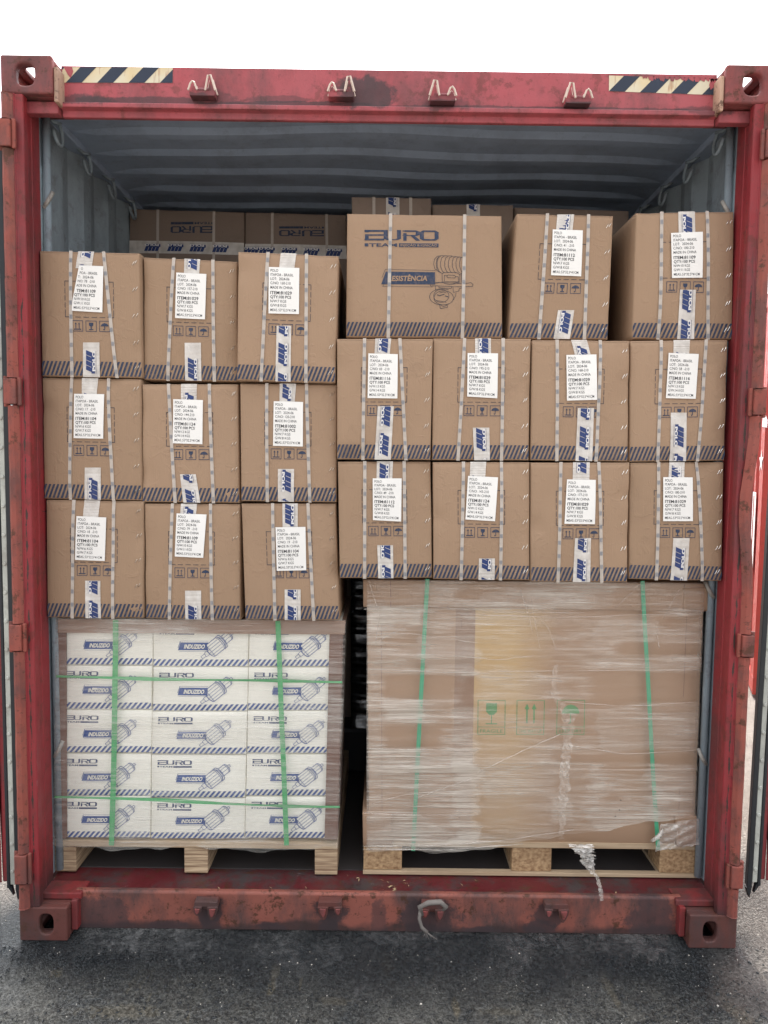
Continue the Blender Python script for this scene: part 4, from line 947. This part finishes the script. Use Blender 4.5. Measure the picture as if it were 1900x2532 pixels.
back([(1069, 505), (1270, 506), (1270, 790), (1069, 790)], .64, 'dim carton peeping between the wide carton and the C/NO 41-210 carton', tape=(1154, 1187, -.05, 1), seed=4)
back([(1272, 512), (1556, 521), (1552, 830), (1274, 830)], .68, 'dim untaped carton behind the two single cartons at upper right', seed=5)

# ================================================================== left pallet: fifteen white cartons under film
YP = .168
def rotor(a, X, Y_, sx, sy, m=0, w=.0035):
    """armature drawing: shaft, ribbed drum, disc, commutator; axis runs up to the right"""
    ang = -math.radians(40)
    c, s = math.cos(ang), math.sin(ang)
    def T(t, r): return (X+sx*(t*c-r*s), Y_+sy*(t*s+r*c)*1.0)
    L = lambda pts, k=1.: a.line([T(*p) for p in pts], w*k, m)
    L([(0, -.035), (.12, -.04), (.12, .04), (0, .035), (0, -.035)]); L([(.12, -.055), (.22, -.06), (.22, .06), (.12, .055), (.12, -.055)])
    def arc(t, r, d, a0=-90, a1=90, k=1.): L([(t+d*math.cos(math.radians(q)), r*math.sin(math.radians(q))) for q in np.linspace(a0, a1, 11)], k)
    arc(.30, .19, -.075, k=1.6); L([(.30, -.19), (.60, -.19)], 1.3); L([(.30, .19), (.60, .19)], 1.3)
    arc(.60, .19, .055); arc(.30, .19, .0)
    for q in (-.12, -.04, .04, .12): L([(.24+abs(q)*.25, q), (.645-abs(q)*.25, q)], .9)
    arc(.62, .20, .075, -90, 90, 1.4); arc(.68, .20, .075, k=1.4); L([(.62, -.20), (.68, -.20)]); L([(.62, .20), (.68, .20)]); arc(.665, .14, .07)
    L([(.74, -.12), (.93, -.12)], 1.2); L([(.74, .12), (.93, .12)], 1.2); arc(.93, .12, .05, k=1.2); arc(.90, .12, .05)
    for q in (-.05, .03): L([(.76, q), (.95, q)], .8)
    L([(.98, -.03), (1.04, -.03), (1.04, .03), (.98, .03)])
rowsY = [[62, 268, 470, 668, 865, 1056], [66, 275, 478, 674, 873, 1060], [66, 275, 475, 670, 865, 1058]]
colX = [(272, 698, 262, 686), (701, 1137, 689, 1117), (1139, 1560, 1120, 1535)]    # left,right at the top ; left,right at the bottom
rn = ['top', 'second', 'third', 'fourth', 'bottom']; cn_ = ['left', 'middle', 'right']
for c_ in range(3):
    for r_ in range(5):
        y0, y1 = rowsY[c_][r_]+1.5, rowsY[c_][r_+1]-1.5
        X = lambda y, k: colX[c_][k]+(colX[c_][k+2]-colX[c_][k])*(y-60)/1000
        rr = random.Random(c_*5+r_); jx = rr.uniform(-2.5, 2.5)
        q = [Z7(X(y0, 0)+jx, y0), Z7(X(y0, 1)-1+jx*.6, y0+rr.uniform(0, 2)), Z7(X(y1, 1)-1+jx*.6, y1), Z7(X(y1, 0)+jx, y1-rr.uniform(0, 2))]
        F = Face(q, YP+rr.uniform(-.003, .004), c_*31+r_, .003); cc = (F.c[2]+F.c[3])/2
        root = thing('white_carton', (cc[0], YP, cc[2]), 'white carton with rotor drawing, %s row of the film-wrapped pallet, %s column' % (rn[r_], cn_[c_]), 'carton', 'white cartons on the left pallet')
        mb = MB(); body(mb, F, .30, 8, 6, rnd=.003); a = Art()
        top = 0 if r_ else 0
        stripes(a, .004, .996, .84, .985, .055, .055, 1)
        e = Art(); euro(e, 2, False)
        if r_ > 0 or c_ > 0: a.put(e, lambda s, t: (.065+s*.365, .12+t*.17))
        a.poly([(.285, .46), (.58, .46), (.58, .635), (.262, .635)], 1); a.line([(.262, .58), (.285, .43), (.58, .43)], .006, 1); a.line([(.275, .66), (.58, .66)], .006, 1)
        # keep the drawing's proportions on the face
        k = F.w/F.h
        b = Art(); rotor(b, 0, 0, 1, 1, 1, .012)
        drum = [(.24, 0), (.32, -.19), (.68, -.20), (.75, -.12), (.93, -.12), (.98, 0), (.93, .12), (.75, .12), (.68, .20), (.32, .19)]
        ca, sa = math.cos(-math.radians(40)), math.sin(-math.radians(40)); S_ = .40
        mp = lambda s_, t_: (.515+s_*S_, .80+t_*S_*k)
        a.poly([mp(t*ca-q_*sa, t*sa+q_*ca) for t, q_ in drum], 3)
        F.art(mb, Art.__new__(Art) if False else a, .0007)
        a2 = Art(); a2.put(b, mp); a2.text('INDUZIDO', .325, .592, .215, .088, 4-1, .035, .12)
        a2.m = [4 if m_ == 3 else 1 for m_ in a2.m]
        F.art(mb, a2, .0030)
        mb.build('board_body', [M['white'], M['wink'], M['wlogo'], M['white'], M['white']], root, smooth=True)
# pallet
pl = thing('pallet', (-.55, YP, FLZ), 'plywood-block pallet under the white cartons on the left', 'pallet', 'pallets on the container floor')
dk0, dk1 = P(Z7, 247, 1062, YP-.004), P(Z7, 1540, 1066, YP-.004)
zdt = dk0[2]; zdb = P(Z7, 300, 1092, YP-.004)[2]
print('left pallet z', zdt, zdb, P(Z7, 300, 1208, YP)[2])
zf = FLZ+.002
mb = MB(); mb.box(dk0[0], dk1[0], YP-.006, YP+.86, zdb, zdt-.002); mb.build('deck_board', M['board'], pl, .002)
for xa, xb in ((247, 350), (843, 950), (1437, 1540)):
    a_, b_ = P(Z7, xa, 1150, YP), P(Z7, xb, 1150, YP); mb = MB(); mb.box(a_[0], b_[0], YP-.004, YP+.84, zf, zdb-.001); mb.build('stringer', M['ply'], pl, .0015)
# edge boards (left, right, top)
def eb(q, Y, lab, dep, side, mat=M['dboard']):
    c = [at(*p, Y) for p in q]; mb = MB(); t = .004
    mb.hexa([tuple(c[3]), tuple(c[2]), tuple(c[2]+np.array([0, t, 0])), tuple(c[3]+np.array([0, t, 0])), tuple(c[0]), tuple(c[1]), tuple(c[1]+np.array([0, t, 0])), tuple(c[0]+np.array([0, t, 0]))])
    if side == 'l': a, b = c[0], c[3]; mb.hexa([tuple(b+np.array([0, t, 0])), tuple(b+np.array([t, t, 0])), tuple(b+np.array([t, dep, 0])), tuple(b+np.array([0, dep, 0])), tuple(a+np.array([0, t, 0])), tuple(a+np.array([t, t, 0])), tuple(a+np.array([t, dep, 0])), tuple(a+np.array([0, dep, 0]))])
    if side == 'r': a, b = c[1], c[2]; mb.hexa([tuple(b+np.array([-t, t, 0])), tuple(b+np.array([0, t, 0])), tuple(b+np.array([0, dep, 0])), tuple(b+np.array([-t, dep, 0])), tuple(a+np.array([-t, t, 0])), tuple(a+np.array([0, t, 0])), tuple(a+np.array([0, dep, 0])), tuple(a+np.array([-t, dep, 0]))])
    if side == 't': mb.box(c[0][0], c[1][0], Y+t, Y+dep, min(c[0][2], c[1][2])-t, min(c[0][2], c[1][2])-.0005)
    o = mb.build('edge_protector', mat); tag(o, lab, 'edge board', 'edge boards of the left pallet')
eb([Z7(260, 120), Z7(303, 120), Z7(306, 1058), Z7(250, 1058)], YP-.011, 'dark brown edge board up the left side of the white cartons', .07, 'l')
eb([Z7(1504, 122), Z7(1564, 122), Z7(1540, 1062), Z7(1481, 1062)], YP-.011, 'dark brown edge board up the right side of the white cartons', .3, 'r')
eb([Z7(266, 57), Z7(1576, 64), Z7(1572, 127), Z7(264, 119)], YP-.017, 'brown edge board along the top of the white cartons', .5, 't', flat('brown_top_board', (.30, .20, .15), .7))
def strapband(pts, w, Y, lab, mat, grp, twist=0, name='green_strap', n=30, vertical=True):
    P_ = [at(*p, Y) for p in pts]; mb = MB(); vs = []
    for i in range(n+1):
        t = i/n; f = t*(len(P_)-1); k = min(int(f), len(P_)-2); p = P_[k]*(1-(f-k))+P_[k+1]*(f-k)
        d = P_[k+1]-P_[k]; d /= np.linalg.norm(d); nrm = np.array([-d[2], 0, d[0]]); ww = w/2*(1-twist*abs(math.sin(t*7+1)))
        bow = .002*math.sin(t*11)
        vs += [tuple(p+nrm*ww+np.array([0, bow, 0])), tuple(p-nrm*ww+np.array([0, bow-twist*.004*math.sin(t*7), 0]))]
    N = len(vs); vs += [(x, y+.0008, z) for x, y, z in vs]
    mb.add(vs, [(2*i, 2*i+1, 2*i+3, 2*i+2) for i in range(n)]+[(N+2*i, N+2*i+2, N+2*i+3, N+2*i+1) for i in range(n)])
    tag(mb.build(name, mat), lab, 'strap', grp)
GS = 'green straps round the left pallet'
strapband(S(Z7, (528, 60), (524, 500), (510, 1088)), .019, YP-.021, 'left upright green strap over the white cartons', M['green'], GS)
strapband(S(Z7, (1268, 66), (1285, 500), (1308, 1088)), .0175, YP-.021, 'right upright green strap over the white cartons', M['green'], GS)
strapband(S(Z7, (258, 318), (700, 330), (1200, 338), (1562, 344)), .014, YP-.0235, 'upper crosswise green strap round the white cartons', M['green'], GS, .5)
strapband(S(Z7, (250, 868), (700, 880), (1180, 905), (1300, 912), (1550, 912)), .014, YP-.0235, 'lower crosswise green strap round the white cartons', M['green'], GS, .5)
# stretch film sheets: front panel with creases that turns round both sides
def filmwrap(q, Y, dep, lab, mat, seed, wav=.003, nx=70, nz=90, ragged=.0, cat='stretch film', name='stretch_film', hem=lambda u: 1.):
    F = Face(q, Y, seed, .0); rr = random.Random(seed); ph = [(rr.uniform(20, 90), rr.uniform(1, 5), rr.uniform(0, 6)) for _ in range(7)]
    mb = MB(); vs = []; W = nx+1+4
    for j in range(nz+1):
        v = j/nz; row = []
        bot = 0
        for i in range(nx+1):
            u = i/nx; vv = v*hem(u)
            if j > nz*.9 and ragged: vv = vv+ragged*(v-.9)*10*(math.sin(u*13+seed)+.6*math.sin(u*37)+.3*math.sin(u*71))*.5
            d = sum(math.sin(a*vv+b*u+c) for a, b, c in ph)*wav/3
            row.append(F(u, vv, abs(d)))
        l, r = row[0], row[-1]
        row = [(l[0]+.01, l[1]+dep, l[2]), (l[0], l[1]+.01, l[2])]+row+[(r[0], r[1]+.01, r[2]), (r[0]-.01, r[1]+dep, r[2])]
        vs += row
    mb.add(vs, [(j*W+i, (j+1)*W+i, (j+1)*W+i+1, j*W+i+1) for j in range(nz) for i in range(W-1)])
    return tag(mb.build(name, mat, smooth=True), lab, cat)
filmwrap(S(Z7, (256, 52), (1580, 60), (1543, 1108), (244, 1098)), YP-.028, .5, 'clear stretch film wrapped round the white cartons', M['film'], 11, ragged=.018)

# ================================================================== right pallet: big brown box
YQ = .182
pr_ = thing('pallet', (.55, YQ, FLZ), 'chipboard-block pallet with a bottom board under the big brown box', 'pallet', 'pallets on the container floor')
a_, b_ = P(Z8, 76, 1200, YQ), P(Z8, 1386, 1208, YQ)
zbb = FLZ+.001; ztb = P(Z8, 700, 1192, YQ)[2]; zk = P(Z8, 700, 1098, YQ)[2]
print('right pallet', a_, ztb, zk)
zbt_ = zbb+.013
mb = MB(); mb.box(a_[0], b_[0], YQ-.012, YQ+.012, zbb, zbt_); mb.build('bottom_board', M['board'], pr_, .0015)
for xa, xb in ((78, 228), (657, 812), (1235, 1385)):
    a2_, b2_ = P(Z8, xa, 1150, YQ), P(Z8, xb, 1150, YQ); mb = MB(); mb.box(a2_[0], b2_[0], YQ+.0125, YQ+.9, zbb, zbt_-.0005); mb.build('bottom_board', M['board'], pr_, .0015)
zz0 = zbt_+.0008
mb = MB(); mb.box(a_[0], b_[0], YQ-.006, YQ+.9, zk, zk+.022); mb.build('deck_board', M['board'], pr_, .002)
for xa, xb in ((78, 228), (657, 812), (1235, 1385)):
    for dy in (0, .38, .76):
        a2_, b2_ = P(Z8, xa, 1150, YQ), P(Z8, xb, 1150, YQ); mb = MB(); mb.box(a2_[0], b2_[0], YQ-.004+dy, YQ+.11+dy, zz0, zk-.001); mb.build('block', M['osb'], pr_, .003)
# the box itself with top and bottom caps
bx = thing('pallet_box', (.60, YQ, zk+.023), 'big brown cardboard pallet box with green handling marks, on the right pallet', 'box')
F = Face(S(Z8, (92, 60), (1412, 70), (1370, 1085), (99, 1085)), YQ-.004, 55, .006)
print('bx ctr local', F.c)
mb = MB(); body(mb, F, .85, 20, 16); a = Art()
for cx_, k in ((577, 1), (729, 0), (886, 2)):
    (u0, v0), (u1, v1) = F.inv(*Z8(cx_-52, 522)), F.inv(*Z8(cx_+52, 655)); cu_, cv = (u0+u1)/2, (v0+v1)/2; w, h = u1-u0, v1-v0
    a.line([(u0, v0), (u1, v0), (u1, v1), (u0, v1)], .0022, 1, True); a.line([(u0, v0+h*.78), (u1, v0+h*.78)], .0018, 1)
    X = lambda t: u0+t*w
    Y2 = lambda t: v0+t*h*.78
    if k == 1:
        a.poly([(X(.3), Y2(.1)), (X(.7), Y2(.1)), (X(.7), Y2(.42)), (X(.58), Y2(.55)), (X(.42), Y2(.55)), (X(.3), Y2(.42))], 1); a.line([(X(.5), Y2(.5)), (X(.5), Y2(.85))], .003, 1); a.line([(X(.3), Y2(.88)), (X(.7), Y2(.88))], .004, 1); t_ = 'FRAGILE'
    elif k == 0:
        for t in (.37, .63): a.line([(X(t), Y2(.85)), (X(t), Y2(.3))], .0045, 1); a.poly([(X(t-.09), Y2(.33)), (X(t), Y2(.12)), (X(t+.09), Y2(.33))], 1)
        t_ = 'THIS WAY UP'
    else:
        a.poly([(X(.5)+w*.32*math.cos(t*math.pi/10), Y2(.5)-h*.26*math.sin(t*math.pi/10)) for t in range(11)], 1); a.line([(X(.5), Y2(.15)), (X(.5), Y2(.82)), (X(.43), Y2(.88))], .003, 1); t_ = 'KEEP DRY'
    a.text(t_, X(.08), v1-h*.05, w*.84, h*.10, 1)
for x_ in (150, 457, 1325): u, v = F.inv(*Z8(x_, 600)); a.line([(u, .12), (u-.001, .9)], .0012, 2)
F.art(mb, a, .0008)
BX = mb.build('box_wall', [M['pbox'], M['greenink'], M['dboard']], bx, smooth=True)
def cap(q, Y, dep, nm, corner, mat):
    F2 = Face(q, Y, 8, .003); mb = MB(); body(mb, F2, dep, 16, 4, rnd=.004)
    a = Art()
    for u in corner: a.line([(u, .02), (u, .98)], .002, 1)
    F2.art(mb, a, .0007); mb.build(nm, [mat, M['dboard']], bx, smooth=True)
capm = kraft('cap_board', (.40, .265, .18))
cap(S(Z8, (76, 54), (1427, 68), (1425, 178), (77, 160)), YQ-.022, .88, 'top_cap', (.08, .245, .93), capm)
cap(S(Z8, (74, 965), (190, 968), (192, 1094), (76, 1094)), YQ-.020, .5, 'bottom_cap', (.02,), capm)
cap(S(Z8, (1300, 978), (1382, 978), (1396, 1096), (1303, 1096)), YQ-.020, .5, 'bottom_cap', (.4,), capm)
cap(S(Z8, (1329, 84), (1426, 84), (1425, 176), (1328, 173)), YQ-.027, .3, 'folded_corner', (.25,), capm)
filmwrap(S(Z8, (91, 52), (1411, 66), (1372, 1100), (90, 1118)), YQ-.036, .5, 'creased clear stretch film wrapped round the big brown box', M['film2'], 23, wav=.004, ragged=.012, hem=lambda u: 1.-.105*min(1, max(0, (u-.25)/.6))**1.4)
mb = MB()
for pts, w in ((((525, 806), (700, 722), (850, 655)), .0022), (((290, 905), (400, 865), (525, 822)), .0016), (((110, 930), (230, 895), (360, 880)), .0014), (((330, 158), (620, 178), (940, 182)), .002), (((80, 168), (500, 190), (860, 200), (1400, 182)), .0022),
               (((690, 90), (715, 165), (740, 260)), .002), (((770, 205), (800, 240), (830, 320)), .0022), (((735, 130), (745, 200), (770, 330)), .0014), (((1060, 165), (1120, 110), (1160, 70)), .0018), (((1250, 205), (1290, 130), (1320, 80)), .0016), (((1230, 215), (1225, 260), (1235, 320)), .0014),
               (((95, 262), (250, 262), (525, 300)), .0016), (((430, 350), (600, 366), (745, 350)), .0014), (((90, 402), (400, 416), (860, 408), (1395, 405)), .0018), (((95, 712), (520, 722)), .0022), (((860, 530), (1100, 548), (1390, 530)), .0018), (((880, 700), (1100, 735), (1370, 720)), .0016),
               (((80, 965), (200, 970), (520, 975)), .002), (((75, 1095), (400, 1090), (640, 1070), (900, 1030)), .003), (((75, 1108), (420, 1108), (700, 1085)), .0022), (((100, 60), (140, 190), (125, 300)), .0018), (((125, 300), (190, 262), (240, 240)), .0018)):
    P_ = [Vector(P(Z8, x_, y_, YQ-.040)) for x_, y_ in pts]; pp = []
    for k in range(len(P_)-1):
        for t in range(6): pp.append(P_[k].lerp(P_[k+1], t/6)+Vector((0, 0, .0012*math.sin(t*2.1+k))))
    pp.append(P_[-1]); mb.tube([tuple(p) for p in pp], [w*(.35+.65*abs(math.sin(i*.9+w*999))) for i in range(len(pp))], 5)
tag(mb.build('film_crease', M['filmthick'], smooth=True), 'fine taut creases standing out across the film of the big brown box', 'film crease')
GS2 = 'green straps over the big brown box'
strapband(S(Z8, (328, 50), (300, 560), (272, 1112)), .0145, YQ-.0315, 'left dull green strap over the big brown box', M['green2'], GS2)
strapband(S(Z8, (1169, 58), (1196, 560), (1229, 1108)), .0145, YQ-.0315, 'right dull green strap over the big brown box', M['green2'], GS2)
# the bunched vertical film seam, the torn tail and the knot
def ribbon(pts, wd, Y, nm, lab, mat, seed, cat='film scrap', ycurve=None):
    rr = random.Random(seed); mb = MB(); n = 60; K = 7; vs = []
    P_ = [at(*p, Y if ycurve is None else ycurve[i]) for i, p in enumerate(pts)]
    for i in range(n+1):
        t = i/n; f = t*(len(P_)-1); k = min(int(f), len(P_)-2); p = P_[k]*(1-(f-k))+P_[k+1]*(f-k)
        w = wd[k]*(1-(f-k))+wd[k+1]*(f-k)
        for j in range(K):
            s = j/(K-1)-.5; vs.append((p[0]+s*w*(1+.35*rr.uniform(-1, 1)), p[1]-.012*abs(math.sin(j*1.9+t*17))*min(1, w/.02)*rr.uniform(.3, 1), p[2]+rr.uniform(-.002, .002)))
    mb.add(vs, [(i*K+j, i*K+j+1, (i+1)*K+j+1, (i+1)*K+j) for i in range(n) for j in range(K-1)])
    return tag(mb.build(nm, mat), lab, cat)
ribbon(S(Z8, (828, 385), (818, 500), (880, 580), (872, 700), (862, 850), (852, 960), (850, 1065)), [.016, .02, .045, .03, .036, .024, .018], YQ-.040, 'film_seam', 'bunched upright seam of film down the big brown box', M['filmthick'], 3)
ribbon(S(Z8, (925, 1085), (948, 1130), (965, 1185), (990, 1215), (1003, 1255), (1008, 1305)), [.075, .06, .025, .012, .014, .012], 0, 'film_tail', 'torn tail of film hanging down over the door sill', M['filmknot'], 6, ycurve=[YQ-.04, YQ-.05, YQ-.06, .11, .045, .035])
mb = MB(); rr = random.Random(12); c = P(Z8, 1310, 1045, YQ-.035); nu, nv = 22, 16; vs = []
for j in range(nv+1):
    for i in range(nu+1):
        u, v = i/nu, j/nv; x_ = 1238+u*150+rr.uniform(-3, 3)-v*20*(1-u); y_ = 1010-u*25+v*105+rr.uniform(-3, 3)
        q = P(Z8, x_, y_, YQ-.036-.022*abs(math.sin(5*u+9*v+rr.uniform(0, .8)))*math.sin(math.pi*min(1, u*1.05))); vs.append(tuple(q))
mb.add(vs, [(j*(nu+1)+i, j*(nu+1)+i+1, (j+1)*(nu+1)+i+1, (j+1)*(nu+1)+i) for j in range(nv) for i in range(nu)])
for k in range(3): 
    q = [P(Z8, 1205+12*k, 1075-10*k, YQ-.05), P(Z8, 1225+5*k, 1062-4*k, YQ-.062), P(Z8, 1248, 1045-8*k, YQ-.05)]; mb.tube([tuple(p) for p in q], [.006, .008, .004], 7)
tag(mb.build('film_knot', M['filmknot'], smooth=True), 'crumpled knot of film at the box\'s lower right corner, tied to the green strap', 'film scrap')
# small punched holes: dark dents in the box
mb = MB()
for x_, y_ in ((1084, 915), (1079, 953), (1063, 978)):
    q = P(Z8, x_, y_, YQ-.0405); mb.add([(q[0]+.0025*math.cos(t*1.05)*R.uniform(.7, 1.3), q[1], q[2]+.002*math.sin(t*1.05)) for t in range(6)], [(5, 4, 3, 2, 1, 0)])
tag(mb.build('punched_hole_edge', M['black']), 'three little dark punctures in the film of the big brown box', 'puncture')

# the load wrapped in black film behind the gap
lo = thing('wrapped_load', (.0, 1.05, FLZ), 'pallet load wrapped in glossy black film, seen in the gap between the pallets', 'wrapped load')
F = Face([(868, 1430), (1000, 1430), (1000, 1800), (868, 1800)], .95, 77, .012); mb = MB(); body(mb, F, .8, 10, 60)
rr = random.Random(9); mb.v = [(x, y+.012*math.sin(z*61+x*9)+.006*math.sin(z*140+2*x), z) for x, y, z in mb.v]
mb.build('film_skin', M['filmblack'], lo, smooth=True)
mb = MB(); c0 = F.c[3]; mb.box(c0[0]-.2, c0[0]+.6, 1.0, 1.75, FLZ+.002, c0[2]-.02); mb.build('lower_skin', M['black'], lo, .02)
# backing cartons' supports: closed stacks under the rear cartons so nothing floats
for (x0, x1, y0, Y, lb) in ((-1.10, -.10, 2.25, YB+.01, 'dark wrapped stack carrying the printed cartons deep inside on the left'), (.12, 1.10, 2.25, .74, 'dark wrapped stack carrying the dim cartons deep inside on the right')):
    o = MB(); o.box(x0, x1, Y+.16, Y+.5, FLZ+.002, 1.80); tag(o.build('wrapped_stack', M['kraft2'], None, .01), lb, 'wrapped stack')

# ------------------------------------------------------------------ small things
mb = MB(); c = at(1070, 2246, .0)
mb.tube([(c[0]-.035, -.006, c[2]-.02), (c[0]-.045, -.012, c[2]+.012), (c[0]-.015, -.016, c[2]+.03), (c[0]+.025, -.014, c[2]+.032), (c[0]+.045, -.010, c[2]+.012), (c[0]+.035, -.006, c[2]-.002)], [.006, .008, .009, .009, .008, .005], 7)
mb.tube([(c[0]-.040, -.008, c[2]+.005), (c[0]-.045, -.010, c[2]-.03), (c[0]-.036, -.012, c[2]-.06), (c[0]-.018, -.012, c[2]-.078)], [.007, .006, .006, .007], 7)
for k in range(6): mb.tube([(c[0]-.022, -.012, c[2]-.074), (c[0]-.03+.009*k, -.014, c[2]-.092-.004*(k % 3))], .0014, 4)
tag(mb.build('rope', M['rope'], smooth=True), 'frayed grey rope tied round a lock keeper on the sill', 'rope')
mb = MB(); rr = random.Random(21)
for k in range(26):
    x = rr.choice((rr.gauss(-.02, .06), rr.gauss(.08, .05), rr.uniform(-.8, .9))); y = rr.uniform(.09, .17); z = ztf-.009+(y-YH-.023)/(.20-YH-.023)*(FLZ-.003-ztf+.009)+.002
    a = rr.uniform(0, 3.14); l = rr.uniform(.003, .011); w = .0015; dx, dy = math.cos(a)*l, math.sin(a)*l
    mb.add([(x-dx, y-dy, z), (x-dy*.2, y+dx*.2+w, z+.002), (x+dx, y+dy, z+.001), (x+dy*.2, y-dx*.2-w, z+.002)], [(0, 3, 2, 1)])
tag(mb.build('wood_splinters', M['chip']), 'pale wood splinters scattered on the red threshold', 'splinters', kind='stuff')
mb = MB(); rr = random.Random(5); M['grit'] = flat('pale_glint_grit', (.5, .47, .42), .6, .4, 60)  # grit coloured pale so the chips act as painted wet glints
for k in range(900):
    x = rr.uniform(-1.9, 1.9); y = rr.uniform(-.62, .3); s = rr.uniform(.0008, .0028)*(1.8 if rr.random() < .06 else 1)
    if abs(x) < 1.25 and y > -.03: continue
    pts = [(x+s*rr.uniform(.5, 1.3)*math.cos(t*1.256), y+s*rr.uniform(.5, 1.3)*math.sin(t*1.256), -.0002) for t in range(5)]+[(x, y, s*rr.uniform(.4, .9))]
    mb.add(pts, [(t, (t+1) % 5, 5) for t in range(5)])
tag(mb.build('gravel', M['grit']), 'loose grit, pale to stand in for glints on the wet ground', 'grit', kind='stuff')
mb = MB(); rr = random.Random(77); nd = 0
n = NT('water', .04, .5); n.col((.02, .022, .024)); n.b.inputs['IOR'].default_value = 1.33; M['water'] = n.m
while nd < 1500:
    k = rr.random(); px_ = rr.gauss(330, 210) if k < .6 else rr.gauss(1660, 120) if k < .85 else rr.uniform(0, 1900); py_ = rr.uniform(2335, 2560)
    if k < .6 and abs(py_-2375-(.12*(px_-100))) > rr.expovariate(1/40.)+14: continue
    d3 = fwd+(px_-W0/2)/FPX*r2-(py_-H0/2)/FPX*u2; t3 = -CP[2]/d3[2]; gx, gy = CP[0]+d3[0]*t3, CP[1]+d3[1]*t3
    if abs(gx) < 1.25 and gy > -.02: continue
    s = rr.uniform(.0012, .0036)*(1.6 if rr.random() < .1 else 1); e = rr.uniform(.8, 2.2); th = rr.uniform(0, 3.14); ct, st_ = math.cos(th), math.sin(th); vs = []
    for ring, (q, hh) in enumerate(((1, -.0005), (.86, .5), (.5, .85))):
        for t in range(8):
            a = t*math.pi/4; x_, y_ = s*q*e*math.cos(a), s*q*math.sin(a); vs.append((gx+x_*ct-y_*st_, gy+x_*st_+y_*ct, s*hh*.8))
    vs.append((gx, gy, s*.8)); mb.add(vs, [(r_*8+t, r_*8+(t+1) % 8, (r_+1)*8+(t+1) % 8, (r_+1)*8+t) for r_ in (0, 1) for t in range(8)]+[(16+t, 16+(t+1) % 8, 24) for t in range(8)]); nd += 1
tag(mb.build('water_droplets', M['water'], smooth=True), 'beads of water on the dark wet ground', 'water', kind='stuff')
for o in D.objects:
    if '_off' in o: del o['_off']
